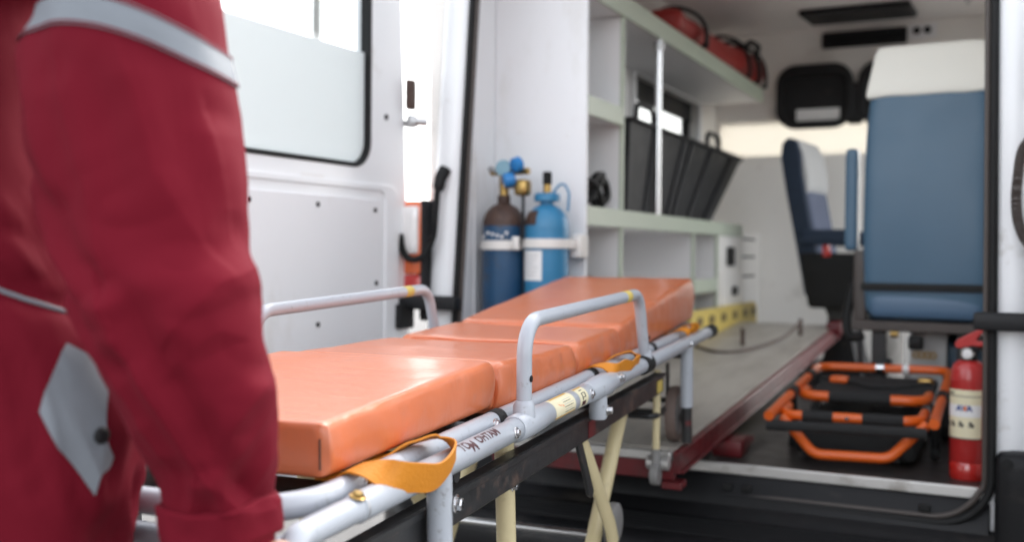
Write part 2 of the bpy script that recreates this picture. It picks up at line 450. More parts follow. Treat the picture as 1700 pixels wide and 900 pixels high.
mo('trim_ridge', prism([(-.795, .13), (-.788, .135), (-.788, .15), (-.795, .155)], 'Z', FL+.02, CE-.02), 'white_panel', van, bevel=.002)
for z in (.95, 1.45, 1.93, 1.98, 2.2):
    mo('trim_screw', lathe([(.006, -.002), (.006, .003), (.003, .004)], 12, 'X', (-.7945, .085, z)), 'steel', van)

# bulkhead with an added translucent band standing in for a sunlit patch
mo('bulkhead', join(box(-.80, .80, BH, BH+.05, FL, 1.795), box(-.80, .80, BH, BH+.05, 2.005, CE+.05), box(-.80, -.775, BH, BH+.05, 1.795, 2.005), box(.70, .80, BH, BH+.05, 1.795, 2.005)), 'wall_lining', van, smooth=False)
mo('bulkhead_sun_patch', box(-.775, .70, BH+.012, BH+.02, 1.795, 2.005), 'sun_patch_pane', van)
for x0, x1 in ((-.43, .005), (.03, .44)):
    o = mo('cab_window', ringplate(rr(x0, x1, 1.945, 2.318, .115, 8), rr(x0+.04, x1-.04, 1.985, 2.255, .075, 8), 'Y', BH-.055, BH-.008), 'black_plastic', van, bevel=.010, segs=3)
    mo('pane', prism(rr(x0+.03, x1-.03, 1.975, 2.265, .075, 8), 'Y', BH-.022, BH-.014), 'black_plastic', o)
    if x0 < 0:
        mo('paper_sheet', box(x0+.115, x1-.075, BH-.028, BH-.0245, 1.957+.035, 2.040+.02), 'label_white', o, rot=None)
mo('window_bridge', box(-.03, .06, BH-.05, BH-.004, 1.96, 2.20), 'black_plastic', van, bevel=.02)
v_ = mo('air_vent', ringplate(rr(-.175, .285, 2.405, 2.495, .012), rr(-.155, .265, 2.420, 2.483, .008), 'Y', BH-.03, BH-.002), 'black_plastic', van, bevel=.003)
for k in range(5):
    mo('slat', box(-.155, .265, BH-.024, BH-.006, 2.424+k*.012, 2.430+k*.012), 'black_plastic', v_)
mo('recess', box(-.155, .265, BH-.0045, BH-.0025, 2.42, 2.483), 'rubber', v_)
mo('ceiling_hatch', prism([(-.215, 2.70), (.345, 2.70), (.36, 2.98), (-.19, 2.98)], 'Z', CE-.035, CE-.001), 'black_plastic', van, bevel=.012)
for x in (.334, .390):
    s_ = mo('socket', lathe([(.021, 0), (.021, .006), (.015, .008), (.013, .002)], 20, 'Y', (x, BH-.009, 2.470)), 'rubber', van)
mo('socket_plate', box(.29, .44, BH-.006, BH-.001, 2.425, 2.505), 'white_panel', van, bevel=.003)
mo('ceiling_rail', tube([(.62, .5, CE), (.62, .5, CE-.07), (.62, 2.6, CE-.07), (.62, 2.6, CE)], .014, .04), 'chrome', van)
mo('ceiling_lamp', rbox(.30, .52, 1.2, 1.9, CE-.03, CE-.001, .012, 4, 4, 3), 'white_panel', van)

# rear pillars (leaning in slightly), one each side
def pillar(s):
    sec = [(.780, -.004), (.800, -.022), (.830, -.030), (.862, -.026), (.888, -.004), (.893, .03), (.80, .06), (.792, .02)]
    v, f = [], []
    zs = [.50+i*(2.62-.50)/14 for i in range(15)]
    n = len(sec)
    for z in zs:
        k = lean(z, s)
        for x, y in sec: v.append((s*(x-k), y, z))
    for i in range(len(zs)-1):
        for j in range(n): f.append((i*n+j, i*n+(j+1) % n, (i+1)*n+(j+1) % n, (i+1)*n+j))
    f += [tuple(range(n))[::-1], tuple((len(zs)-1)*n+j for j in range(n))]
    return v, f
for s in (-1, 1): mo('rear_pillar', pillar(s), 'white_paint', van, angle=60)
mo('rear_header', prism([(-.03, 2.45), (-.005, 2.43), (.06, 2.43), (.06, 2.62), (-.02, 2.62)], 'X', -.86, .86), 'white_paint', van, bevel=.006)
# door seal: one rubber loop round the whole opening
loop = [(-.778, -.02, 2.44), (-.778, -.02, .511), (.790, -.034, .511), (.790, -.02, 2.44)]
lp = []
for p in fillet(loop, .13, 12, True):
    s = -1 if p.x < 0 else 1
    lp.append(Vector((p.x-s*lean(p.z, s)*(1 if abs(p.x) > .6 else 0), p.y, p.z)))
# even out the straight stretches so the lean reads smoothly
lp2 = []
for i, p in enumerate(lp):
    q = lp[(i+1) % len(lp)]; n = max(1, int((q-p).length/.08))
    lp2 += [p.lerp(q, k/n) for k in range(n)]
mo('door_seal', sweep(lp2, .0105, 10, closed=True), 'rubber', van)
mo('seal_lip', sweep([p+Vector((.016 if p.x < -.6 else (-.016 if p.x > .6 else 0), .006, .014 if p.z < .6 else 0)) for p in lp2], .0075, 8, closed=True), 'brown_rubber', van)
# sill trim and bumper
mo('sill_trim', prism([(.010, .574), (-.003, .574), (-.02, .560), (-.030, .525), (-.045, .505), (-.05, .45), (.010, .45)], 'X', -.79, .79), 'bumper_plastic', van, bevel=.004)
for x in (.10, .155, .62):
    mo('latch_recess', box(x, x+.03, -.034, -.018, .535, .553), 'rubber', van, bevel=.003)
bsec = [(-.02, .497), (-.055, .495), (-.075, .470), (-.10, .462), (-.27, .452), (-.295, .435), (-.305, .40), (-.295, .31), (-.26, .27), (-.05, .26)]
def bumper():
    v, f = [], []; xs = []
    for i in range(25): xs.append(-1+2*i/24)
    n = len(bsec)
    for t in xs:
        e = max(0, abs(t)-.80)/.20; k = 1-.55*e*e
        for y, z in bsec: v.append((t*.96, (y+.02)*k-.02, z))
    for i in range(len(xs)-1):
        for j in range(n): f.append((i*n+j, i*n+(j+1) % n, (i+1)*n+(j+1) % n, (i+1)*n+j))
    f += [tuple(range(n))[::-1], tuple((len(xs)-1)*n+j for j in range(n))]
    return v, f
bp_ = mo('bumper', bumper(), 'bumper_plastic', van, angle=50)
for k in range(6):
    mo('tread', box(-.70, .70, -.125-k*.024, -.114-k*.024, .4602-k*.0012, .4668-k*.0012), 'bumper_plastic', bp_, bevel=.002)
for s in (-1, 1):
    mo('bumper_corner', rbox(*sorted((s*.800, s*.955)), -.085, .12, .30, .715, .03, 6, 6, 10), 'bumper_plastic', van)
    mo('bumper_cap', lathe([(.013, 0), (.013, .004), (.009, .006)], 16, 'Y', (s*.828, -.0895, .690)), 'rubber', van)
    # door stop band across each pillar
    o = mo('door_stop', rbox(*sorted((s*.745, s*1.0)), -.082, -.036, 1.018, 1.064, .009, 6, 4, 4), 'black_plastic', van)
    # tail lamp on the corner of the body
    h = mo('tail_lamp', rbox(*sorted((s*.876, s*.897)), -.050, .06, .98, 1.375, .010, 4, 5, 10), 'black_plastic', van)
    mo('lens', rbox(*sorted((s*.885, s*.975)), -.052, .05, 1.03, 1.130, .014, 5, 5, 6), 'lamp_red', h)
    mo('lens', rbox(*sorted((s*.885, s*.975)), -.052, .05, 1.1305, 1.372, .014, 5, 5, 8), 'lamp_orange', h)
    mo('lens', rbox(*sorted((s*.897, s*.965)), -.064, -.04, 1.196, 1.354, .011, 5, 5, 6), 'lamp_clear', h)
    # upper hinge
    hg = mo('door_hinge', tube([(s*.875, -.035, 1.625), (s*.915, -.055, 1.628), (s*.95, -.045, 1.622)], .014, .02, 10), 'steel', van)
    mo('hinge_cover', rbox(*sorted((s*.918, s*.944)), -.07, -.03, 1.665, 1.765, .008, 4, 4, 5), 'rust_brown', hg)
    mo('knuckle', rbox(*sorted((s*.905, s*.938)), -.072, -.038, 1.605, 1.650, .010, 4, 4, 4), 'steel', hg)
# wiring conduits from pillar to door
def conduit(pts, r):
    p = spline(pts, 26); L = [0]
    for a, b in zip(p, p[1:]): L.append(L[-1]+(b-a).length)
    return sweep(p, [r*(1+.13*math.sin(l/.0062*2*math.pi)) for l in L], 12)
c_ = mo('wiring_conduit', conduit([(-.812, -.045, 1.462), (-.820, -.06, 1.42), (-.826, -.065, 1.33), (-.832, -.07, 1.25), (-.862, -.08, 1.192), (-.905, -.085, 1.180), (-.938, -.08, 1.205), (-.955, -.07, 1.26)], .0105), 'rubber', van)
mo('boot', sweep(spline([(-.806, -.035, 1.475), (-.815, -.055, 1.44), (-.819, -.06, 1.40)], 6), [.010]+[.02]*6+[.019]*4+[.0145]*2, 12), 'rubber', c_)
c_ = mo('wiring_conduit', conduit([(.905, -.06, 1.505), (.873, -.08, 1.498), (.850, -.085, 1.465), (.842, -.085, 1.41), (.838, -.085, 1.34), (.846, -.085, 1.28), (.868, -.085, 1.235), (.905, -.06, 1.205)], .0125), 'brown_rubber', van)

# rear doors: hinged at the outer corners, swung open about 92 degrees
def rear_door(s):
    hx = s*.95
    W, zb, zt = 1.0, .50, 2.46
    outer = []
    for u, z in rr(-.045, W, zb, zt, .05, 8):
        if u < .3: u = u+.085*max(0, z-1.24)
        outer.append((u, z))
    inner = rr(.212, .875, 1.470, 2.32, .075, 8)
    d = mo('rear_door', ringplate(outer, inner, 'Y', -.055, 0), 'white_paint', van, bevel=.010, segs=3)
    d.location = (hx, -.04, 0)
    if s < 0: d.rotation_euler = (0, 0, R(-92))
    else: d.scale = (1, -1, 1); d.rotation_euler = (0, 0, R(-88))
    # raised ridge round the window, inner lining panel, screws
    mo('window_seal', ringplate(rr(.203, .884, 1.460, 2.330, .083, 8), rr(.217, .870, 1.474, 2.316, .070, 8), 'Y', -.03, .005), 'rubber', d, bevel=.003)
    mo('window_pane', prism(rr(.208, .879, 1.466, 2.325, .075, 8), 'Y', -.022, -.017), 'glass_clear', d)
    mo('frosted_film', box(.212, .876, -.0155, -.0145, 1.475, 1.817), 'frosted_film', d)
    mo('lining_panel', prism(rr(.158, .91, .60, 1.366, .02, 4), 'Y', .0005, .008), 'white_panel', d, bevel=.003)
    mo('pressed_ridge', ringplate(rr(.05, .96, .53, 1.415, .05, 8), rr(.125, .94, .57, 1.395, .035, 8), 'Y', -.004, .006), 'white_paint', d, bevel=.005, segs=3)
    for u, z in ((.187, 1.333), (.466, 1.338), (.75, 1.338), (.179, 1.106), (.185, .88), (.463, .992), (.75, .992), (.885, 1.2)):
        mo('screw', lathe([(.0075, 0), (.0075, .0025), (.004, .004)], 14, 'Y', (u, .008, z)), 'rubber', d)
    mo('plug', lathe([(.0095, 0), (.0095, .002), (.006, .0035)], 16, 'Y', (.120, .0005, 1.630)), 'rubber', d)
    mo('label_strip', box(.43, .53, .0003, .001, 1.405, 1.425), 'label_white', d)
    mo('lower_hinge', box(-.01, .07, -.03, .028, .955, 1.035), 'rubber', d, bevel=.006)
    return d
rear_door(-1); rear_door(1)
# cab in front of the bulkhead and the wheels
cabp = [(BH+.1, .35), (BH+1.9, .35), (BH+2.0, .9), (BH+1.75, 1.12), (BH+1.15, 1.28), (BH+.1, 1.28)]
mo('cab_body', prism(cabp, 'X', -.95, .95), 'white_paint', van, bevel=.04)
for s in (-1, 1):
    mo('windscreen_pillar', tube([(s*.9, BH+1.25, 1.28), (s*.80, BH+.35, 2.25), (s*.8, BH+.1, 2.5)], .035, .1), 'white_paint', van)
mo('windscreen', ([(-.88, BH+1.22, 1.285), (.88, BH+1.22, 1.285), (.78, BH+.35, 2.24), (-.78, BH+.35, 2.24), (-.88, BH+1.226, 1.287), (.88, BH+1.226, 1.287), (.78, BH+.356, 2.242), (-.78, BH+.356, 2.242)], [(0, 1, 2, 3), (7, 6, 5, 4), (0, 4, 5, 1), (1, 5, 6, 2), (2, 6, 7, 3), (3, 7, 4, 0)]), 'glass_clear', van, smooth=False)
for s in (-1, 1):
    for y in (.95, 4.35):
        w = mo('wheel', lathe([(.20, -.09), (.33, -.105), (.345, -.08), (.345, .08), (.33, .105), (.20, .09)], 36, 'X', (s*.84 if y > 2 else s*.80, y, .345)), 'tyre', van)
        mo('rim', lathe([(.06, -.03), (.2, -.02), (.21, .05), (.21, -.05)], 30, 'X', (s*.92 if y > 2 else s*.88, y, .345)), 'steel', w)

# ------------------------------------------------------------------ built-in shelf unit along the left wall
SX = -.45
sh = empty('shelf_unit', (-.62, .3, FL), 0, 'tall pale grey shelf unit with sage green edging along the wall inside the van', 'shelf')
def S_(name, g, mat, **k): return mo(name, xf(g, T(.62, -.3, -FL)), mat, sh, **k)
def shelf_board(name, y0, y1, z0, z1, x0=-.793):
    o = S_(name, box(x0, SX-.012, y0, y1, z0+.004, z1-.002), 'laminate', bevel=.001)
    e = S_('edging', box(SX-.0118, SX, y0, y1, z0, z1), 'shelf_edge', bevel=.002); e.parent = o
    return o
def divider(y, z0, z1, th=.018, x0=-.793):
    o = S_('divider', box(x0, SX-.016, y-th/2, y+th/2, z0, z1), 'laminate', bevel=.001)
    e = S_('edging', box(SX-.0158, SX-.003, y-th/2-.002, y+th/2+.002, z0, z1), 'shelf_edge', bevel=.002); e.parent = o
S_('side_panel', box(-.794, SX-.002, .285, .303, FL+.002, CE-.003), 'white_panel', bevel=.002)
for x, z in ((-.70, 1.62), (-.52, 1.60), (-.70, 2.1), (-.52, 2.1)):
    S_('screw_cap', lathe([(.007, 0), (.007, .002)], 12, 'Y', (x, .2825, z)), 'laminate')
S_('back_panel', box(-.7965, -.7945, .306, 1.68, FL+.002, 2.08), 'laminate')
shelf_board('shelf_board', .3035, 2.50, 1.300, 1.365)
shelf_board('shelf_board', .3035, .642, 1.672, 1.738)
shelf_board('shelf_board', .3035, 2.95, 2.072, 2.150)
shelf_board('shelf_board', 1.608, 2.00, 1.028, 1.090)
shelf_board('shelf_board', .3035, 1.592, .95, 1.0)
shelf_board('shelf_board', .3035, 2.50, FL+.004, FL+.06)
divider(.652, 1.366, 2.070); divider(.652, .662, 1.298); divider(1.600, .662, 1.298); divider(2.010, .662, 1.298)
S_('pole', cyl((-.462, 1.085, 1.366), (-.462, 1.085, 2.071), .0125), 'chrome')
S_('pole_collar', lathe([(.02, 0), (.02, .03), (.013, .034)], 18, 'Z', (-.462, 1.085, 2.03)), 'steel')
# closed end cabinet with a control panel
cb = S_('end_cabinet', box(-.79, SX-.001, 2.022, 2.50, FL+.062, 1.298), 'wall_lining', bevel=.002)
def C_(name, g, mat, **k): return mo(name, xf(g, T(.62, -.3, -FL)), mat, sh, **k)
C_('control_panel', box(SX-.0005, SX+.012, 2.17, 2.30, 1.15, 1.245), 'rubber', bevel=.006)
C_('cabinet_door', box(SX-.0005, SX+.010, 2.05, 2.47, .72, 1.12), 'wall_lining', bevel=.004)
C_('cabinet_handle', box(SX+.0105, SX+.022, 2.24, 2.33, 1.00, 1.045), 'black_plastic', bevel=.006)
C_('tall_cupboard', box(-.79, -.52, 2.52, BH-.004, FL+.002, 1.335), 'wall_lining', bevel=.004)
for z in (1.29, 1.19, 1.08): C_('drawer_gap', box(-.521, -.5185, 2.60, 3.10, z, z+.012), 'rubber')

# ------------------------------------------------------------------ things on the shelves
def black_bin():
    o = empty('storage_bin', (-.60, 1.45, 1.365), 0, 'long black ribbed plastic bin slanting at its end on the middle shelf', 'bin')
    def prof(z): t = z/.355; return (-.665, .55+.57*t)      # near end upright, far end flares
    x0, x1 = -.17, .115
    v, f = [], []
    n = 12
    for i in range(n+1):
        z = .002+.350*i/n; y0, y1 = prof(z)
        v += [(x0, y0, z), (x1+.010*i/n, y0, z), (x1+.010*i/n, y1, z), (x0, y1, z)]
    for i in range(n):
        for j in range(4): f.append((i*4+j, i*4+(j+1) % 4, i*4+4+(j+1) % 4, i*4+4+j))
    f.append((0, 1, 2, 3)); k = n*4; f.append((k, k+1, k+2, k+3))
    mo('body', (v, f), 'bin_black', o, bevel=.006, angle=30)
    y0, y1 = prof(.35)
    mo('rim', tube([(x0, y0, .352), (x1+.018, y0, .352), (x1+.018, y1, .352), (x0, y1, .352)], .009, .02, 8, True), 'black_plastic', o)
    for t in (.16, .40, .47, .66, .88):
        yb = prof(0)[0]+(prof(0)[1]-prof(0)[0])*t; yt = prof(.34)[0]+(prof(.34)[1]-prof(.34)[0])*t
        mo('rib', sweep([(x1+.003, yb, .01), (x1+.013, yt, .345)], .009, 8), 'bin_black', o)
    for y in (-.60, .42):
        mo('handle', tube([(x1+.01, y, .35), (x1+.012, y, .42), (x1+.012, y+.20, .42), (x1+.01, y+.22, .35)], .011, .05, 8), 'black_plastic', o)
black_bin()
def rolled_bag():
    o = empty('rolled_bag', (-.585, 2.2, 2.150), 0, 'red nylon bag with black straps lying on the top shelf', 'bag')
    def fn(p, u, v, w):
        n = noise.noise(Vector((p.x*5, p.y*3.2, p.z*6)))
        k = 1+.26*n
        s = .55+.45*min(1, u*1.0+v*1.6) if False else 1
        q = Vector((p.x*k, p.y, .004+(p.z-.004)*k*(.72+.5*v)))
        return q
    g = rbox(-.13, .125, -.86, .86, .004, .165, .075, 8, 30, 7, fn)
    mo('body', g, 'red_nylon', o, sub=1)
    for y, w in ((-.52, .03), (.33, .022), (.55, .035), (.72, .03)):
        pts = []
        for k in range(17):
            t = math.pi*(-.1+1.2*k/16)
            zz = (.168+.070*(y+.86)/1.7)
            pts.append((.156*math.cos(t), y+.02*math.sin(3*t), .006+max(0, zz*math.sin(t)**.7 if math.sin(t) > 0 else 0)))
        mo('strap', ribbon(pts, [(0, 1, 0)]*17, w*1.5, .012), 'velcro', o)
    mo('carry_handle', tube([(.10, .36, .15), (.14, .40, .20), (.15, .56, .20), (.12, .62, .15)], .014, .04, 8), 'velcro', o)
rolled_bag()
# coiled black cable with a beige pouch in the left cell; black case in the cell below
o = empty('breathing_mask', (-.56, .47, 1.365), 0, 'black looped strap and beige pouch in the narrow shelf cell', 'mask')
mo('pouch', rbox(-.10, .04, -.10, .00, .002, .11, .035, 6, 6, 5), 'beige_cloth', o)
pts = [(.05, -.06, .012), (.07, -.02, .05), (.075, .04, .10), (.07, .10, .09), (.07, .11, .04), (.06, .04, .014), (.06, -.02, .06), (.07, .0, .11), (.07, .07, .12)]
mo('strap', sweep(spline(pts, 8), .014, 8), 'rubber', o)
mo('strap', sweep(spline([(.05, -.09, .10), (.075, -.03, .085), (.08, .03, .03), (.07, .06, .012)], 8), .012, 8), 'rubber', o)
o = empty('medical_pouch', (-.56, .47, 1.00), 0, 'black padded pouch with pale lid in the lower narrow shelf cell', 'pouch')
mo('body', rbox(-.10, .08, -.06, .10, .001, .105, .03, 6, 6, 5, lambda p, u, v, w: Vector((p.x, p.y*(1+.3*w), p.z-.02*math.cos(6*v)*w))), 'rubber', o)
mo('lid', rbox(-.08, .05, -.12, .00, .095, .115, .008, 5, 5, 3), 'beige_cloth', o)

# yellow rescue board on edge behind the loading platform
o = empty('rescue_board', (-.43, 2.05, FL), 0, 'yellow plastic spine board standing on edge between shelf unit and loading platform', 'board')
out = rr(-.63, .64, .008, .355, .05, 6)
n_ = len(out)
mo('body', prism(out, 'X', -.014, .020), 'yellow_plastic', o, bevel=.008)
for k, y in enumerate((-.50, -.30, -.08, .14, .36, .54)):
    mo('handle_slot', prism(rr(y-.045, y+.045, .285, .325, .018, 5), 'X', .0205, .0225), 'brass_dark', o)

# ------------------------------------------------------------------ oxygen cylinders strapped to the side panel
def cylinder(x, y, r, h, mat, cap, label, kind):
    o = empty('oxygen_cylinder', (x, y, FL), 0, label, 'cylinder', 'oxygen cylinders strapped to the shelf side')
    mo('body', lathe([(r*.9, 0), (r, .012), (r, h-.10)]+[(r, h-.088)], 36), mat, o, angle=60)
    sp = [(r*1.0005*math.cos(t)+.0, h-.088+.074*math.sin(t)) for t in [R(a) for a in range(0, 76, 8)]]
    mo('shoulder', lathe([(r+.0008, h-.092)]+[(max(rr_, .02), z) for rr_, z in sp]+[(.022, h-.015), (.022, h+.01)], 36), cap, o, angle=60)
    return o
o1 = cylinder(-.692, .155, .070, .785, 'cylinder_navy', 'rust_brown', 'dark blue oxygen cylinder with rusty brown shoulder and gauges', 0)
mo('valve', join(lathe([(.016, .79), (.016, .86), (.011, .865), (.011, .885)], 16), cyl((-.045, -.005, .872), (.10, -.02, .872), .011), cyl((0, 0, .83), (.085, -.03, .825), .011)), 'brass', o1)
mo('regulator', rbox(.058, .108, -.055, -.005, .79, .845, .014, 5, 5, 5), 'brass', o1)
mo('gauge', lathe([(.004, -.012), (.026, -.012), (.028, 0), (.026, .012), (.004, .012)], 24, 'Y', (.022, -.045, .882)), 'knob_pale', o1)
mo('knob', xf(lathe([(.018, -.014), (.024, -.010), (.025, .010), (.018, .016)], 24, 'Y'), T(.070, -.05, .892) @ Euler((.3, 0, -.5)).to_matrix().to_4x4()), 'knob_blue', o1)
mo('knob', xf(lathe([(.016, -.02), (.023, -.016), (.024, .012), (.016, .02)], 24, 'Y'), T(.045, -.055, .842) @ Euler((.2, 0, -.9)).to_matrix().to_4x4()), 'knob_blue', o1)
mo('spigot', cyl((-.05, -.01, .885), (-.02, -.01, .875), .010), 'steel', o1)
mo('hose', sweep(spline([(.085, -.03, .80), (.095, -.05, .74), (.10, -.06, .70), (.085, -.06, .62)], 8), .005, 8), 'rubber', o1)
mo('paint_marks', join(*[box(-.045+k*.017, -.045+k*.017+.010, -.0708, -.0700, .652+.004*((k*3) % 4), .661+.004*((k*3) % 4)) for k in range(6)]), 'label_white', o1)
o2 = cylinder(-.537, .160, .072, .780, 'cylinder_blue', 'cylinder_blue', 'light blue oxygen cylinder with white paper label', 0)
# the flaking patch on its shoulder follows the steel
vv, ff = [], []
for i in range(9):
    for j in range(9):
        a = R(205+60*i/8); e = R(2+38*j/8)+.0
        vv.append((.0735*math.cos(a)*math.cos(e), .0735*math.sin(a)*math.cos(e), .692+.076*math.sin(e)))
ff = [(i*9+j, i*9+j+1, (i+1)*9+j+1, (i+1)*9+j) for i in range(8) for j in range(8)]
mo('bare_patch', (vv, ff), 'rust_brown', o2)
mo('collar_ring', lathe([(.036, .772), (.043, .775), (.043, .795), (.036, .80)], 28), 'cylinder_blue', o2)
mo('valve', lathe([(.013, .80), (.013, .828), (.009, .83)], 14), 'brass', o2)
mo('valve_cap', lathe([(.014, .828), (.015, .83), (.015, .868), (.012, .87)], 18), 'rubber', o2)
mo('guard_loop', tube([(.02, 0, .80), (.055, 0, .84), (.078, 0, .80), (.074, 0, .74)], .004, .025, 8), 'cylinder_blue', o2)
def arc_patch(r, a0, a1, z0, z1, n=14, nz=1):
    v, f = [], []
    for i in range(n+1):
        a = R(a0+(a1-a0)*i/n)
        for k in range(nz+1): v.append((r*math.cos(a), r*math.sin(a), z0+(z1-z0)*k/nz))
    for i in range(n):
        for k in range(nz): f.append((i*(nz+1)+k, (i+1)*(nz+1)+k, (i+1)*(nz+1)+k+1, i*(nz+1)+k+1))
    return v, f
lb_ = mo('paper_label', arc_patch(.0728, 195, 282, .515, .612), 'label_white', o2)
for k in range(6):
    mo('print_line', arc_patch(.0731, 205, 262+((k*7) % 3)*5, .53+k*.013, .533+k*.013), 'cover_grey', lb_)
# one white strap round both cylinders
st = empty('cylinder_strap', (-.615, .16, 1.235), 0, 'white strap with square buckle holding both oxygen cylinders', 'strap')
pts = [(-.165, .115, 0)]
for a in range(190, 341, 10): pts.append((-.077+.0755*math.cos(R(a)), -.005+.0755*math.sin(R(a)), -.006))
for a in range(205, 361, 10): pts.append((.078+.0765*math.cos(R(a)), .0765*math.sin(R(a)), 0))
pts.append((.165, .02, 0)); pts.append((.168, .115, 0))
mo('webbing', ribbon(pts, [(0, 0, 1)]*len(pts), .030, .004), 'strap_white', st)
mo('buckle', rbox(.140, .180, .045, .115, -.045, .032, .007, 4, 4, 4), 'strap_white', st)
mo('buckle', rbox(-.016, .012, -.072, -.054, -.022, .022, .005, 4, 4, 4), 'strap_white', st)

# ------------------------------------------------------------------ loading platform sliding on the van floor
pf = empty('loading_platform', (-.19, -.36, FL), 0, 'worn grey loading platform with maroon steel edge running into the van', 'platform')
pf.location = (-.203, -.36, .698); pf.rotation_euler = (R(3.6), 0, 0)
Lp, Wh = 2.66, .262
def deckfn(p, u, v, w): return p
mo('deck', box(-Wh+.004, Wh-.004, .02, Lp, -.012, 0), 'deck_plate', pf, bevel=.003)
for s in (-1, 1):
    e = mo('side_rail', box(*sorted((s*(Wh-.003), s*(Wh+.018))), -.005, Lp+.02, -.060, -.002), 'maroon_enamel', pf, bevel=.004)
    mo('side_flange', box(*sorted((s*(Wh+.0183), s*(Wh+.026))), .0, Lp, -.060, -.050), 'maroon_enamel', pf, bevel=.003)
mo('front_bar', box(-Wh+.001, Wh-.006, -.012, .016, -.028, -.003), 'aluminium', pf, bevel=.005)
mo('front_channel', box(-Wh, Wh, -.004, .018, -.078, -.029), 'maroon_enamel', pf, bevel=.003)
mo('corner_plate', box(Wh-.03, Wh+.024, -.02, .03, -.098, -.079), 'maroon_enamel', pf, bevel=.004)
mo('roller', lathe([(.014, -.03), (.018, -.028), (.018, .028), (.014, .03)], 18, 'X', (Wh-.035, -.022, -.030)), 'aluminium', pf)
for y in (1.35, 1.75):
    mo('stop_post', cyl((.0 if y < 1.5 else .17, y+.5, 0), (.0 if y < 1.5 else .17, y+.5, .075), .009), 'rust_brown', pf)
mo('belt', sweep(spline([(-.18, 1.75, .004), (-.05, 1.62, .004), (.05, 1.7, .004), (.14, 2.0, .02), (.17, 2.25, .06)], 10), .006, 8), 'rust_brown', pf)
mo('lock_block', rbox(Wh-.02, Wh+.05, 2.5, 2.62, -.03, .03, .01, 4, 4, 4), 'maroon_enamel', pf)
# slide frame under the deck carrying it on the floor
for x in (-.20, .16): mo('slide_frame', box(x, x+.04, .40, 2.5, -.118, -.076), 'black_enamel', pf, bevel=.003)
sup = mo('support_foot', join(box(-.22, .30, .66, .74, -.139, -.121), box(.14, .22, .66, .74, -.121, -.119)), 'maroon_enamel', pf, bevel=.003)
for x in (-.22, .18): mo('support_leg', box(x, x+.04, 2.3, 2.36, -.243, -.119), 'black_enamel', pf)
mo('foot_block', rbox(.24, .33, .44, .54, -.122, -.072, .008, 4, 4, 4), 'maroon_enamel', pf)

# ------------------------------------------------------------------ fire extinguisher
fx = empty('fire_extinguisher', (.7305, .140, FL), R(-14), 'red fire extinguisher with cream label just inside the rear opening', 'extinguisher')
r = .046
mo('body', lathe([(r*.93, .045), (r, .050), (r, .262), (r*1.012, .265), (r*1.012, .275), (r, .278), (r*.97, .295), (r*.86, .310), (r*.62, .320), (r*.45, .323)], 40), 'extinguisher_red', fx, angle=50)
mo('base_ring', lathe([(r*.95, 0), (r*1.01, .004), (r*1.01, .044), (r*.95, .048)], 40), 'lamp_red', fx, angle=50)
mo('neck', lathe([(.022, .322), (.022, .334), (.017, .336), (.017, .350)], 20), 'black_plastic', fx)
mo('valve_body', rbox(-.017, .03, -.015, .015, .346, .388, .006, 4, 4, 4), 'black_plastic', fx)
mo('gauge', lathe([(.012, .006), (.0145, .004), (.0145, -.006), (.012, -.008)], 22, 'Y', (.002, -.018, .342)), 'label_white', fx)
mo('gauge_rim', ringplate(rr(-.014, .018, .326, .358, .0158, 5), rr(-.0105, .0145, .3295, .3545, .0124, 5), 'Y', -.0275, -.012), 'chrome', fx)
lever = [(-.034, .366), (-.026, .378), (.012, .400), (.075, .430), (.080, .420), (.032, .394), (.022, .378), (.070, .372), (.072, .362), (.010, .362), (-.016, .354), (-.030, .356)]
mo('lever', prism(lever, 'Y', -.019, .009), 'extinguisher_red', fx, bevel=.003)
mo('hose', sweep(spline([(.03, 0, .365), (.055, .0, .36), (.066, .01, .31), (.064, .012, .2), (.06, .012, .12)], 8), .009, 10), 'rubber', fx)
lb = mo('label', arc_patch(r+.0008, 192, 330, .115, .245, 24), 'label_cream', fx)
mo('label_panel', arc_patch(r+.0012, 196, 328, .172, .205, 24), 'label_white', lb)
mo('label_border', join(arc_patch(r+.0013, 192, 330, .112, .115, 24), arc_patch(r+.0013, 196, 330, .2265, .2285, 24)), 'ink_dark', lb)
def wrap(g, rad, a0, z0):
    return [Vector(((rad)*math.cos(R(a0)+p.x/rad), rad*math.sin(R(a0)+p.x/rad), z0+p.y)) for p in g[0]], g[1]
mo('lettering', wrap(text_geo('AVA', .021, .0012), r+.0016, 248, .189), 'ink_blue', lb)
mo('logo_mark', arc_patch(r+.0019, 272, 280, .190, .2015, 6), 'ink_orange', lb)
mo('heading_mark', wrap(text_geo('OVE', .010, .0004, .3), r+.0016, 212, .231), 'ink_dark', lb)
for k, a in enumerate((204, 228, 257, 288)):
    ic = join(arc_patch(r+.0016, a, a+9, .152, .160, 4), arc_patch(r+.0016, a+5, a+15, .145, .154, 4), arc_patch(r+.0016, a-2, a+3, .146, .150, 4))
    mo('pictogram', ic, 'ink_dark', lb)

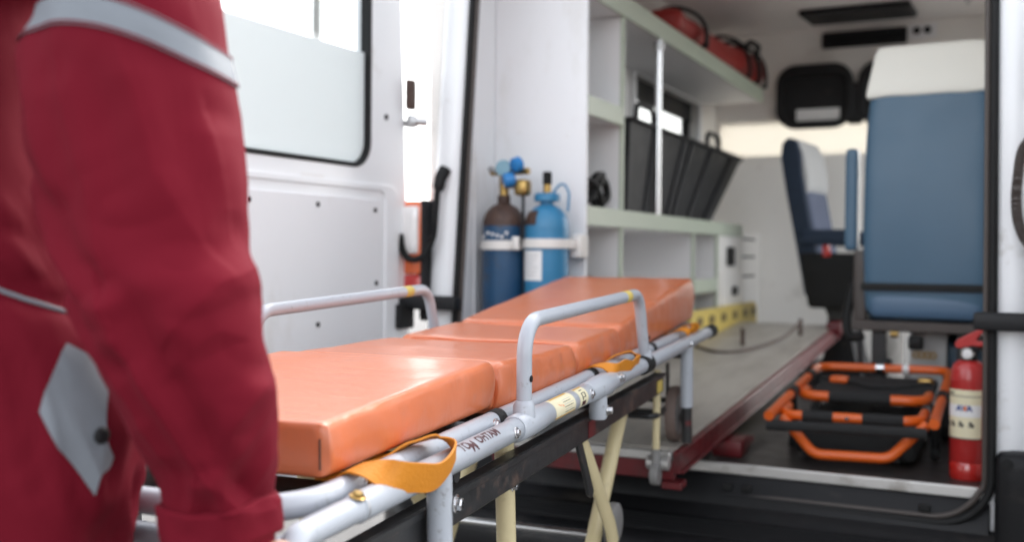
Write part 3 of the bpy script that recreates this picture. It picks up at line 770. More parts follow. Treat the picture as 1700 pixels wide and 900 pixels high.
# ------------------------------------------------------------------ folded orange stair chair on the floor
ch = empty('stair_chair', (.425, .60, FL), 0, 'folded orange tube carry chair with black grips lying on the van floor', 'carry chair')
def K(*pts): return [(x-.425, y-.60, z-FL) for x, y, z in pts]
tr = .0145
mo('main_frame', tube(K((.212, .05, .743), (.232, .78, .818), (.655, .79, .824), (.648, .09, .747)), tr, .055), 'orange_enamel', ch)
for y, x, z in ((.36, .2205, .775), (.62, .2275, .802), (.40, .651, .781)):
    mo('joint', cyl(*K((x, y-.03, z-.003), (x, y+.03, z+.003)), tr*1.25), 'black_plastic', ch)
mo('back_bar_clamp', cyl(*K((.420, .785, .821), (.446, .785, .8213)), tr*1.3), 'chrome', ch)
mo('back_bar_clamp', cyl(*K((.505, .787, .822), (.525, .787, .8222)), tr*1.25), 'label_white', ch)
mo('front_grip', tube(K((.240, .50, .768), (.236, .39, .764), (.606, .41, .764), (.606, .52, .768)), tr*1.1, .06), 'orange_enamel', ch)
mo('grip_sleeve', cyl(*K((.325, .395, .764), (.505, .405, .764)), tr*1.18), 'velcro', ch)
mo('foot_bar', tube(K((.228, .26, .745), (.226, .14, .736), (.608, .16, .740), (.612, .28, .748)), tr, .05), 'orange_enamel', ch)
for a, b in ((.290, .375), (.455, .565)):
    mo('grip_sleeve', cyl(*K((a, .14+(a-.226)*.052, .736+(a-.226)*.01), (b, .14+(b-.226)*.052, .736+(b-.226)*.01)), tr*1.15), 'velcro', ch)
mo('rivet', lathe([(.006, 0), (.006, .003)], 10, 'Y', K((.415, .133, .738))[0]), 'chrome', ch)
mo('lower_bar', tube(K((.205, .06, .716), (.215, .06, .716), (.615, .075, .722), (.63, .077, .722)), tr*1.05), 'velcro', ch)
mo('skid', tube(K((.30, .13, .632), (.30, .60, .616), (.55, .60, .616), (.55, .13, .634)), .010, .03, 10), 'rubber', ch)
mo('handle_loop', tube(K((.235, .14, .728), (.335, .075, .640), (.535, .08, .645), (.625, .15, .735)), tr, .05), 'orange_enamel', ch)
mo('seat_panel', rbox(-.165, .195, K((0, .44, 0))[0][1], K((0, .74, 0))[0][1], .145, .170, .01, 6, 6, 3, lambda p, u, v, w: Vector((p.x, p.y, p.z+.03*v-.02*math.sin(math.pi*u)*math.sin(math.pi*v)))), 'velcro', ch)
mo('back_panel', rbox(-.170, .170, K((0, .20, 0))[0][1], K((0, .74, 0))[0][1], .012, .105, .02, 6, 8, 4, lambda p, u, v, w: p+Vector((0, 0, .012*noise.noise(p*9)*w))), 'velcro', ch)
for x in (.222, .635):
    mo('leg', tube(K((x, .36, .760), (x, .38, .63)), tr*.9), 'rubber', ch)
    mo('rear_leg', tube(K((x+.01, .74, .812), (x+.01, .755, .65)), tr*.9), 'black_enamel', ch)
    mo('wheel', lathe([(.010, -.014), (.048, -.014), (.050, 0), (.048, .014), (.010, .014)], 22, 'X', K((x+.01, .735, .651))[0]), 'tyre', ch)
    mo('foot_pad', rbox(K((x-.014, 0, 0))[0][0], K((x+.014, 0, 0))[0][0], K((0, .365, 0))[0][1], K((0, .395, 0))[0][1], .001, .032, .006, 3, 3, 3), 'rubber', ch)
mo('belt_buckle', rbox(K((.29, 0, 0))[0][0], K((.35, 0, 0))[0][0], K((0, .62, 0))[0][1], K((0, .67, 0))[0][1], .180, .203, .008, 4, 4, 3), 'orange_enamel', ch)
mo('strap', ribbon(K((.25, .66, .790), (.32, .645, .800), (.42, .62, .776), (.5, .63, .778), (.6, .66, .795)), [(0, 1, .1)]*5, .03, .004), 'velcro', ch)
mo('belt_clip', rbox(K((.56, 0, 0))[0][0], K((.61, 0, 0))[0][0], K((0, .66, 0))[0][1], K((0, .70, 0))[0][1], .185, .208, .008, 4, 4, 3), 'brass', ch)

# ------------------------------------------------------------------ attendant seat seen from behind
s1 = empty('attendant_seat', (.570, .865, FL), R(-4), 'tall blue vinyl seat with white headrest cover seen from behind', 'seat')
def backfn(p, u, v, w):
    # taper towards the top and a soft curve of the back
    k = .88+.14*math.sin(math.pi*min(1, .25+w*.62))-.06*max(0, w-.75)/.25*1.4
    return Vector((p.x*k+.004*noise.noise(p*7), p.y-.012*math.sin(math.pi*w)+.10*w*w*.35+.006*noise.noise(Vector((p.x*6, 1.3, p.z*4))), p.z))
mo('backrest', rbox(-.205, .205, -.045, .075, .392, 1.315, .038, 10, 5, 16, backfn), 'vinyl_blue', s1, sub=1)
mo('lower_back', rbox(-.183, .183, -.050, .06, .385, .482, .03, 8, 5, 6), 'vinyl_blue_light', s1, sub=1)
def coverfn(p, u, v, w):
    k = .985-.17*max(0, w-.05)
    h = (p.z-.392)/.923
    return Vector((p.x*k, p.y+.035*h*h-.012*math.sin(math.pi*min(1, h)), p.z+.004*math.sin(p.x*40)*(1-w)))
mo('headrest_cover', rbox(-.213, .213, -.056, .086, 1.150, 1.334, .024, 10, 5, 8, coverfn), 'cover_white', s1, sub=1)
mo('belt', rbox(-.205, .200, -.066, -.048, .486, .512, .006, 8, 3, 3), 'velcro', s1)
mo('armrest', rbox(-.275, -.228, -.02, .045, .620, .985, .018, 4, 4, 10), 'vinyl_blue', s1, sub=1)
mo('armrest_bracket', rbox(-.240, -.195, -.015, .03, .37, .625, .008, 4, 4, 5), 'brown_rubber', s1)
mo('armrest_pivot', lathe([(.022, -.02), (.022, .02)], 18, 'X', (-.225, .01, .50)), 'black_plastic', s1)
mo('cushion', rbox(-.215, .215, .05, .50, .36, .47, .045, 8, 8, 5), 'vinyl_blue', s1, sub=1)
mo('seat_frame', join(box(-.235, .205, -.05, -.01, .345, .380), box(-.225, -.19, -.01, .45, .345, .38), box(.16, .195, -.01, .45, .345, .38)), 'brown_rubber', s1, bevel=.005)
for x in (-.175, .10): mo('pedestal', box(x, x+.05, -.02, .35, .012, .345), 'black_enamel', s1, bevel=.006)
mo('pedestal_brace', tube([(-.215, -.03, .34), (-.205, -.035, .21), (-.14, -.03, .16), (-.11, -.03, .25)], .010, .03, 8), 'black_enamel', s1)
mo('floor_plate', box(-.20, .18, -.06, .42, .0015, .012), 'black_enamel', s1, bevel=.003)
mo('knob', rbox(-.05, .0, -.06, -.02, .285, .335, .012, 4, 4, 4), 'rubber', s1)
mo('adjuster', cyl((-.105, -.055, .337), (-.08, -.055, .337), .012), 'brass', s1)
for k in range(4):
    mo('link', tube([(-.04+k*.018, -.03, .268), (-.025+k*.018, -.03, .280), (-.013+k*.018, -.03, .268), (-.025+k*.018, -.03, .256)], .0035, .008, 6, True), 'brass', s1)
mo('hose', sweep(spline([(-.245, .02, .50), (-.262, .0, .40), (-.255, -.02, .335), (-.23, -.03, .318), (-.20, -.03, .33)], 8), .016, 10), 'rubber', s1)
mo('grey_panel', box(-.06, .06, .06, .10, .013, .34), 'cover_grey', s1, bevel=.004)

# navy equipment bag behind the seat pedestal
bg_ = empty('equipment_bag', (.66, 1.16, FL), 0, 'dark navy bag on the floor under the tall blue seat', 'bag')
mo('body', rbox(-.10, .12, -.16, .16, .001, .33, .06, 7, 8, 7, lambda p, u, v, w: p+Vector((.012*noise.noise(p*9), .02*noise.noise(p*7+Vector((3, 0, 0))), 0))), 'navy_fabric', bg_, sub=1)
mo('flap', rbox(-.06, .122, -.178, -.15, .19, .30, .012, 5, 3, 5), 'vinyl_blue', bg_)

# ------------------------------------------------------------------ second seat by the bulkhead, turned sideways
s2 = empty('side_seat', (-.04, 2.52, FL), R(-6), 'navy seat with pale headrest standing sideways near the bulkhead', 'seat')
prof = [(-.035, .40), (-.075, .62), (-.135, .92), (-.165, 1.10), (-.160, 1.17), (-.130, 1.20), (-.085, 1.185), (-.062, 1.12), (-.055, 1.02), (-.010, .78), (.030, .58), (.055, .44)]
mo('back_shell', prism(prof, 'Y', -.205, -.165), 'navy_fabric', s2, bevel=.015, segs=3)
mo('back_shell', prism(prof, 'Y', .165, .205), 'navy_fabric', s2, bevel=.015, segs=3)
inner = [(-.03, .42), (-.07, .62), (-.13, .92), (-.155, 1.08), (-.13, 1.17), (-.085, 1.165), (-.055, 1.10), (-.045, 1.0), (.000, .78), (.040, .58), (.060, .46)]
mo('back_cushion', prism(inner, 'Y', -.170, .170), 'slate_fabric', s2, bevel=.02, segs=3)
mo('headrest', prism([(-.125, .975), (-.155, 1.08), (-.135, 1.19), (-.085, 1.195), (-.045, 1.12), (-.025, 1.02), (-.02, .94), (-.045, .905)], 'Y', -.185, .185), 'cover_grey', s2, bevel=.022, segs=3)
mo('armrest', rbox(-.06, .20, -.245, -.200, .655, .735, .018, 8, 4, 4), 'navy_fabric', s2)
mo('armrest', rbox(-.06, .20, .200, .245, .655, .735, .018, 8, 4, 4), 'navy_fabric', s2)
mo('cushion', rbox(-.03, .40, -.20, .20, .395, .53, .04, 8, 8, 5), 'vinyl_blue_light', s2, sub=1)
mo('side_cover', rbox(-.06, .26, -.225, -.200, .345, .62, .012, 6, 3, 6, lambda p, u, v, w: Vector((p.x+.05*(1-w), p.y, p.z))), 'rubber', s2)
mo('buckle', rbox(.06, .10, -.24, -.222, .60, .66, .006, 3, 3, 3), 'lamp_red', s2)
mo('pedestal', prism([(-.02, .012), (.24, .012), (.20, .10), (.16, .30), (.20, .395), (.02, .395), (.06, .30), (.04, .10)], 'Y', -.12, .12), 'black_enamel', s2, bevel=.008)
mo('floor_plate', box(-.08, .30, -.17, .17, .001, .012), 'black_enamel', s2)

# ------------------------------------------------------------------ the wheeled stretcher
ST_O = Vector((.102, -.733, .958)); hd, pt = R(3.9), R(1.85)
ex = Vector((-math.sin(hd)*math.cos(pt), math.cos(hd)*math.cos(pt), math.sin(pt)))
ey = Vector((-math.cos(hd), -math.sin(hd), 0)); ez = ex.cross(ey)
ST_M = Matrix((ex, ey, ez)).transposed().to_4x4(); ST_M.translation = ST_O
st = empty('wheeled_stretcher', (0, 0, 0), 0, 'grey tube wheeled stretcher with cream folding legs being loaded into the van', 'stretcher')
st.matrix_world = ST_M
FY = .51
def tpatch(r_, x0, x1, p0, p1, y=0, z=0, n=14, nx=1):
    v, f = [], []
    for i in range(n+1):
        a = R(p0+(p1-p0)*i/n)
        for k in range(nx+1): v.append((x0+(x1-x0)*k/nx, y-r_*math.cos(a), z+r_*math.sin(a)))
    for i in range(n):
        for k in range(nx): f.append((i*(nx+1)+k, i*(nx+1)+k+1, (i+1)*(nx+1)+k+1, (i+1)*(nx+1)+k))
    return v, f
def G(name, g, mat, par=None, **k): return mo(name, g, mat, par or st, **k)
for y, s in ((0, 1), (FY, -1)):          # near side, far side (s points the outside: -y*s)
    def Y(d): return y+s*d               # d>0 is towards the middle
    rail = G('side_rail', lathe([(.0150, -1.335), (.0152, -1.240), (.0172, -1.238), (.0174, -1.234), (.0174, -.765), (.0165, -.763), (.0165, -.26), (.0163, .698)], 28, 'X', (0, y, 0)), 'grey_enamel')
    G('joint_collar', lathe([(.0190, -.772), (.0215, -.768), (.0218, -.700), (.0205, -.665), (.0195, -.662), (.0195, -.648), (.0186, -.645), (.0186, -.425), (.0178, -.42)], 28, 'X', (0, y, 0)), 'grey_enamel', rail)
    G('joint_collar', lathe([(.0182, -.420), (.0200, -.416), (.0203, -.375), (.0220, -.371), (.0224, -.300), (.0195, -.282), (.0185, -.225), (.0170, -.215)], 28, 'X', (0, y, 0)), 'grey_enamel', rail)
    G('grip_cap', lathe([(.0178, .690), (.0182, .694), (.0182, .765), (.0150, .776), (.008, .778)], 24, 'X', (0, y, 0)), 'rubber', rail)
    G('push_handle', tube([(-1.33, y, 0), (-1.350, y, 0), (-1.392, y, -.044), (-1.62, y, -.044)], .0149, .03, 18), 'grey_enamel', rail)
    G('hand_grip', lathe([(.0160, -1.625), (.0172, -1.620), (.0172, -1.500), (.0155, -1.495)], 24, 'X', (0, y, -.044)), 'rubber', rail)
    G('rubber_ring', lathe([(.0170, -.028), (.0215, -.026), (.0215, .020), (.0170, .022)], 24, 'X', (0, y, 0)), 'rubber', rail)
    G('seam', lathe([(.0176, -1.2365), (.0179, -1.235), (.0176, -1.2335)], 24, 'X', (0, y, 0)), 'steel', rail)
    G('bolt', bolt((-1.243, Y(-.006), .0150), (0, -.3*s, 1), .0065, .005), 'brass', rail)
    for x, a in ((-.805, 8), (-.438, 10), (-.255, 20), (-.235, 15), (.40, 5), (-1.075, -10)):
        G('bolt', bolt((x, y-s*.0170*math.cos(R(a)), .0170*math.sin(R(a))), (0, -s*math.cos(R(a)), math.sin(R(a))), .0060, .0045), 'chrome', rail)
    # folding hand rail
    hr = G('hand_rail', tube([(-.731, y, .016), (-.727, y, .160), (-.050, y, .160), (.0, y, .012)], .0122, .055, 18, n=9), 'grey_enamel')
    G('socket', lathe([(.0185, .010), (.0168, .030), (.0142, .036), (.0125, .038)], 22, 'Z', (-.731, y, 0)), 'grey_enamel', hr)
    G('socket', lathe([(.0175, .010), (.0160, .026), (.0140, .030), (.0125, .032)], 22, 'Z', (.0, y, 0)), 'grey_enamel', hr)
    G('yellow_tape', lathe([(.0124, -.172), (.0127, -.1715), (.0127, -.138), (.0124, -.1375)], 20, 'X', (0, y, .160)), 'yellow_plastic', hr)
    G('pin_hole', lathe([(.0055, 0), (.0055, .0012)], 14, 'Y', (-.730, Y(-.0127), .072)), 'rubber', hr)
    G('pin_hole', lathe([(.0045, 0), (.0045, .0012)], 14, 'Y', (-.004, Y(-.0127), .06)), 'rubber', hr)
    # black beam of the undercarriage under each rail
    bm_ = G('under_beam', join(box(-1.46, .265, *sorted((Y(.020), Y(.047))), -.104, -.056)), 'black_enamel', bevel=.004)
    G('beam_lip', box(-1.46, .265, *sorted((Y(.0165), Y(.0198))), -.066, -.056), 'black_enamel', bm_, bevel=.001)
    G('label_plate', box(.195, .240, *sorted((Y(.0178), Y(.0196))), -.097, -.069), 'yellow_plastic', bm_)
    G('rust_mark', box(-.345, -.300, *sorted((Y(.0185), Y(.0196))), -.100, -.068), 'maroon_enamel', bm_)
    # posts
    p1 = G('post', cyl((-1.029, y, -.008), (-1.029, y, -.130), .0168, 22), 'grey_enamel')
    G('bolt', bolt((-1.015, Y(-.0165), -.050), (.1, -s, 0), .0085, .008), 'chrome', p1)
    G('post_foot', box(-1.043, -1.008, *sorted((Y(-.012), Y(.016))), -.30, -.128), 'black_enamel', p1, bevel=.004)
    G('pin_hole', lathe([(.005, 0), (.005, .0012)], 12, 'Y', (-1.020, Y(-.0172), -.115)), 'rubber', p1)
    p2 = G('short_post', lathe([(.0155, -.012), (.0175, -.022), (.0175, -.056), (.0160, -.060)], 24, 'Z', (-.345, y, 0)), 'grey_enamel')
    G('bolt', bolt((-.338, Y(-.0165), -.044), (.15, -s, 0), .0075, .009), 'chrome', p2)
    p3 = G('head_post', cyl((.430, y, -.005), (.430, y, -.168), .0165, 22), 'grey_enamel')
    G('bolt', bolt((.447, y, -.075), (1, -.3*s, 0), .008, .010), 'chrome', p3)
    G('post_leg', cyl((.430, y, -.168), (.434, y, -.262), .0140, 18), 'black_enamel', p3)
    G('red_tape', tpatch(.0143, 0, .012, -90, 90), 'maroon_enamel', p3).matrix_local = Matrix(((0, 0, 1, .430), (0, s, 0, y), (1, 0, 0, -.215), (0, 0, 0, 1)))
    # head end wheel on the platform
    wz = -.196; wy = Y(.040)
    w = G('wheel', lathe([(.020, -.011), (.058, -.011), (.062, -.014), (.072, -.013), (.075, 0), (.072, .013), (.062, .014), (.058, .011), (.020, .011)], 34, 'Y', (.475, wy, wz)), 'wheel_brown', angle=30)
    G('hub', lathe([(.010, -.016), (.055, -.0115), (.055, .0115), (.010, .016)], 26, 'Y', (.475, wy, wz)), 'wheel_grey', w)
    G('axle', cyl((.475, Y(.0), wz), (.475, Y(.06), wz), .007), 'steel', w)
    G('fork', join(box(.455, .475, *sorted((Y(.056), Y(.062))), -.20, -.06), box(.425, .480, *sorted((Y(.005), Y(.011))), -.21, -.185)), 'black_enamel', w)
    # slim locking leg with a small caster
    tl = G('lock_leg', cyl((.335, Y(.055), -.06), (.325, Y(.055), -.262), .0095, 14), 'cream_enamel')
    G('foot', cyl((.325, Y(.055), -.262), (.322, Y(.055), -.315), .011, 14), 'wheel_grey', tl)
    G('caster', lathe([(.010, -.010), (.028, -.010), (.030, 0), (.028, .010), (.010, .010)], 20, 'Y', (.322, Y(.055), -.325)), 'wheel_grey', tl)
    # straight cream leg to the ground
    gz = lambda x: -(.958+x*math.sin(pt))/math.cos(pt)
    l1 = G('leg', cyl((-.665, Y(.062), -.012), (-.625, Y(.062), gz(-.63)+.11), .0165, 18), 'cream_enamel')
    G('bolt', bolt((-.660, Y(.048), -.118), (0, -s, 0), .007, .008), 'chrome', l1)
    G('fork', join(box(-.645, -.605, *sorted((Y(.040), Y(.046))), gz(-.63)+.05, gz(-.63)+.14), box(-.645, -.605, *sorted((Y(.078), Y(.084))), gz(-.63)+.05, gz(-.63)+.14), box(-.645, -.605, *sorted((Y(.040), Y(.084))), gz(-.63)+.132, gz(-.63)+.145)), 'steel', l1, bevel=.003)
    G('caster', lathe([(.012, -.014), (.070, -.014), (.0745, 0), (.070, .014), (.012, .014)], 30, 'Y', (-.625, Y(.062), gz(-.625)+.0765)), 'tyre', l1)
    # scissor legs: long one to the ground, flattened short one with its own wheel
    l2 = G('leg', tube([(.130, Y(.085), -.105), (-.100, Y(.085), -.366), (-.43, Y(.085), -.74), (-.46, Y(.085), gz(-.46)+.11)], .0170, .06, 16), 'cream_enamel')
    G('caster', lathe([(.012, -.014), (.070, -.014), (.0745, 0), (.070, .014), (.012, .014)], 30, 'Y', (-.47, Y(.085), gz(-.47)+.0765)), 'tyre', l2)
    fl = sweep([(-.352, Y(.034), -.100), (-.300, Y(.034), -.155), (-.22, Y(.034), -.245), (-.150, Y(.034), -.325), (-.128, Y(.034), -.365)], 1, 12, prof=[(math.cos(2*math.pi*k/12)*.0215, math.sin(2*math.pi*k/12)*.011) for k in range(12)])
    l3 = G('brace_leg', fl, 'cream_enamel')
    G('wheel', lathe([(.010, -.012), (.040, -.012), (.046, -.009), (.047, 0), (.046, .009), (.040, .012), (.010, .012)], 28, 'Y', (-.048, Y(.058), -.352)), 'wheel_grey', l3)
    G('axle', cyl((-.135, Y(.034), -.352), (-.048, Y(.06), -.352), .007, 10), 'steel', l3)
    G('release_lever', prism([(-.405, -.098), (-.375, -.098), (-.318, -.185), (-.300, -.212), (-.312, -.225), (-.332, -.215), (-.350, -.180)], 'Y', *sorted((Y(.021), Y(.029)))), 'black_enamel', bevel=.003)
    # inner telescopic tube beside the rail
    tt = G('telescopic_tube', lathe([(.0125, -1.62), (.0128, -1.31), (.0128, -1.166), (.010, -1.160)], 22, 'X', (0, Y(.033), -.021)), 'grey_enamel')
    G('clear_sleeve', lathe([(.0130, -1.245), (.0136, -1.243), (.0136, -1.187), (.0130, -1.185)], 22, 'X', (0, Y(.033), -.021)), 'label_white', tt)
    G('telescopic_tube', lathe([(.0120, -1.08), (.0128, -1.075), (.0128, -.86), (.0105, -.848), (.004, -.845)], 22, 'X', (0, Y(.042), -.030)), 'grey_enamel')
# writing on the near rail: it runs along the top of the tube
tg_ = text_geo('TO', .0205, .0007); tg2 = text_geo('M', .027, .0002, -.25); tg3 = text_geo('OHTAM', .0205, .0007)
def on_rail(g, x0, phi, r_=.01765):
    return [Vector((x0+p.x, -r_*math.cos(R(phi)+p.y/r_), r_*math.sin(R(phi)+p.y/r_))) for p in g[0]], g[1]
G('lettering', join(on_rail(tg_, -.985, 40), on_rail(tg2, -.957, 18), on_rail(tg3, -.930, 40)), 'ink_maroon')
# rating plates on the near sleeve
pl = G('rating_plate', tpatch(.01885, -.632, -.532, -32, 98, nx=4), 'label_cream')
G('emblem', join(*[([(-.622+k*.006, -.0192*math.cos(R(62-k*3)), .0192*math.sin(R(62-k*3))), (-.612+k*.007, -.0192*math.cos(R(40-k*5)), .0192*math.sin(R(40-k*5))), (-.604+k*.006, -.0192*math.cos(R(5-k*4)), .0192*math.sin(R(5-k*4))), (-.606+k*.004, -.0192*math.cos(R(34-k*4)), .0192*math.sin(R(34-k*4)))], [(0, 1, 2, 3)]) for k in range(4)]), 'ink_orange', pl)
G('stripe', join(tpatch(.0191, -.632, -.532, -32, -24), tpatch(.0191, -.620, -.540, 82, 97)), 'ink_gold', pl)
for k in range(6):
    G('print_line', tpatch(.0190, -.588, -.540-((k*5) % 3)*.006, -14+k*13, -11+k*13), 'cover_grey' if k % 2 else 'ink_dark', pl)
pl2 = G('rating_plate', tpatch(.01885, -.508, -.462, -38, 88, nx=2), 'label_cream')
G('print_mark', join(tpatch(.0191, -.496, -.476, -30, -4), ), 'ink_maroon', pl2)
G('print_mark', join(tpatch(.0191, -.494, -.490, 2, 40), tpatch(.0191, -.494, -.474, 38, 42), tpatch(.0191, -.478, -.474, 14, 42), tpatch(.0191, -.494, -.474, 14, 18), tpatch(.0191, -.492, -.478, 56, 62)), 'ink_dark', pl2)
G('stripe', tpatch(.0191, -.506, -.464, 76, 87), 'ink_gold', pl2)
# mattress frame: one U-shaped tube, cross tubes, black support slats
G('bed_frame', tube([(.70, .040, .008), (-1.318, .040, .008), (-1.318, FY-.040, .008), (.70, FY-.040, .008)], .0152, .095, 20, n=10), 'grey_enamel')
G('bed_frame_head', tube([(.70, .040, .008), (.735, .055, .010), (.735, FY-.055, .010), (.70, FY-.040, .008)], .0150, .03, 16), 'grey_enamel')
for x in (-.752, .20, -.27):
    G('velcro_ring', lathe([(.0156, x-.014), (.0170, x-.012), (.0170, x+.012), (.0156, x+.014)], 20, 'X', (0, .040, .008)), 'velcro')
for x in (-.785, -1.165):
    G('bolt', bolt((x, .0252, .008), (0, -1, .1), .0065, .005), 'chrome')
G('cross_tube', cyl((-1.305, .012, -.034), (-1.305, FY-.012, -.034), .0130, 18), 'grey_enamel')
for x in (-.95, -.345, .425):
    G('cross_tube', cyl((x, .012, -.030), (x, FY-.012, -.030), .011, 16), 'black_enamel')
for k in range(11):
    x = -1.22+k*.175
    G('slat', box(x, x+.10, .046, FY-.046, -.011, -.007), 'black_enamel')
G('leg_cross_bar', cyl((-.100, .085, -.366), (-.100, FY-.085, -.366), .0095, 14), 'steel')
G('leg_cross_bar', cyl((-.180, .085, -.457), (-.180, FY-.085, -.457), .0095, 14), 'steel')
G('leg_cross_bar', cyl((-.645, .062, -.55), (-.645, FY-.062, -.55), .0095, 14), 'steel')
G('handle_frame', tube([(.30, .052, -.175), (.55, .06, -.175), (.55, .20, -.175), (.30, .20, -.175)], .008, .02, 8, True), 'black_enamel')
G('axle_bar', cyl((.475, .06, -.196), (.475, FY-.06, -.196), .008, 12), 'black_enamel')

# ------------------------------------------------------------------ mattress on the stretcher
mt = empty('stretcher_mattress', (0, 0, 0), 0, 'orange vinyl four-section mattress lying on the stretcher', 'mattress')
mt.matrix_world = ST_M
MY0, MY1 = .056, .456
def matfn(x0, x1, za, zb, sag, seed, bulge=.006):
    def fn(p, u, v, w):
        q = p.copy()
        q.y += (v-.5)*2*bulge*math.sin(math.pi*min(1, max(0, w)))*(1 if abs(v-.5) > .3 else 0)
        q.z += (za+(zb-za)*u)*w                             # slope of the top
        q.z -= sag*math.sin(math.pi*u)*math.sin(math.pi*v)*w
        q.z += w*.0022*noise.noise(Vector((q.x*7+seed, q.y*9, 1.7)))
        # creases on the visible side walls
        if .05 < w < .98:
            q.y += (.5-v)*2*.003*noise.noise(Vector((q.x*26+seed, q.z*14, v*5)))
            rg = abs(noise.noise(Vector((q.x*17+seed+q.z*9, v*3, q.z*5+2))))
            q.y += (.5-v)*2*.0032*max(0, .22-rg)/.22*math.sin(math.pi*min(1, w*1.05))
            re = abs(noise.noise(Vector((q.y*15+seed, q.z*8, u*3))))
            q.x += (.5-u)*2*.004*max(0, .2-re)/.2 if (u < .02 or u > .98) else 0
        if w > .9:
            rt_ = abs(noise.noise(Vector((q.x*6+seed, q.y*8+q.x*3, 5.1))))
            q.z -= .0010*max(0, .14-rt_)/.14
        # edges pinched where two sections meet
        e = min(u, 1-u)
        q.z -= .010*math.exp(-(e*(x1-x0)/.016)**2)*(w**2)*(0 if (u < .5 and seed == 0) or (u > .5 and seed == 33) else 1)
        q.y += (.5-v)*2*.008*math.exp(-(e*(x1-x0)/.02)**2)*(0 if (u < .5 and seed == 0) or (u > .5 and seed == 33) else 1)
        return q
    return fn
secs = [(-1.214, -.702, .020, .086, 0, .012, .004, 0, .006), (-.700, -.306, .004, .080, .011, -.004, .003, 11, .010), (-.304, -.004, .004, .078, 0, .004, .003, 22, .010), (-.002, .768, .004, .084, 0, .040, .002, 33, .006)]
for i, (x0, x1, z0, z1, za, zb, sag, seed, bl) in enumerate(secs):
    g_ = rbox(x0, x1, MY0, MY1, z0, z1, .010, 44, 28, 14, matfn(x0, x1, za, zb, sag, seed, bl))
    if i == 3: g_ = ([Vector((p[0], p[1], p[2]+max(0, p[0])/.77*.028)) for p in g_[0]], g_[1])
    sc_ = mo('mattress_section', g_, 'orange_vinyl', mt, sub=1, angle=180)
    # welded seam along the top edge of the near side and the ends
    zt = z1-.004
    for xs, zz in ((x0+.013, z1+za), (x1-.013, z1+zb)):
        if xs < x0+.02 and i == 0 or (i == 3 and xs > .5): continue
        sz = zz-.010*math.exp(-(.013/.016)**2)+.0002
        mo('piping', sweep([(xs, MY0+.010+k*(MY1-MY0-.02)/16, sz-(.006 if k in (0, 16) else 0)-sag*.08*math.sin(math.pi*k/16)+.0022*noise.noise(Vector((xs*7+seed, (MY0+.010+k*(MY1-MY0-.02)/16)*9, 1.7)))) for k in range(17)], .0019, 8), 'orange_vinyl', sc_)
    if i == 0:
        mo('seam', sweep([(x0-.0004, MY0+.004, z0+.012), (x0-.001, MY0+.0035, z1-.018)], .0012, 6), 'rust_brown', sc_)
# vinyl hinge folds between the sections
for x, z0, z1 in ((-.701, .012, .084), (-.305, .012, .070), (-.003, .012, .074)):
    mo('fold', rbox(x-.012, x+.012, MY0+.008, MY1-.008, z0, z1, .010, 4, 12, 5), 'orange_vinyl', mt, sub=1)
def loop_strap(xa, xb, out, drop, w=.031):
    m = (xa+xb)/2; L_ = xb-xa
    pts = [(xa+.01, .085, .012), (xa+.002, .058, .016), (xa-.006, .036, .029), (xa-.010, .012, .031), (xa, out*.6, .022), (xa+.25*L_, out, drop+.008), (m, out-.003, drop), (xb-.25*L_, out, drop+.004), (xb-.02*L_, out*.65, .020), (xb+.002, .010, .034), (xb-.026, .034, .031), (xb-.048, .058, .017), (xb-.06, .085, .012)]
    wd = [(1, 0, 0), (1, 0, 0), (1, .1, .0), (.9, .1, .3), (.55, -.25, .75), (.1, -.3, .95), (0, -.3, .95), (-.1, -.3, .95), (-.55, -.25, .75), (-.9, .1, .3), (-1, .1, 0), (-1, 0, 0), (-1, 0, 0)]
    p = spline(pts, 6); d = spline(wd, 6)
    return ribbon(p, d, w, .0026)
a_ = mo('carry_strap', loop_strap(-1.172, -1.012, -.0235, .004, .037), 'strap_orange', mt, angle=60)
mo('carry_strap', loop_strap(-.255, -.075, -.012, .017, .026), 'strap_orange', mt, angle=60)
mo('carry_strap', loop_strap(.475, .575, .004, .026, .026), 'strap_orange', mt, angle=60)

# ------------------------------------------------------------------ person pushing the stretcher
PB = Vector((-.1207, -2.2511, 0)); PR = R(26)
def cr(rows, t):
    i = max(0, min(len(rows)-2, int(t))); k = t-i
    p = [rows[max(i-1, 0)], rows[i], rows[i+1], rows[min(i+2, len(rows)-1)]]
    return [.5*(2*b+(c-a)*k+(2*a-5*b+4*c-d)*k*k+(3*b-a-3*c+d)*k**3) for a, b, c, d in zip(*p)]
def gauss(x): return math.exp(-x*x)
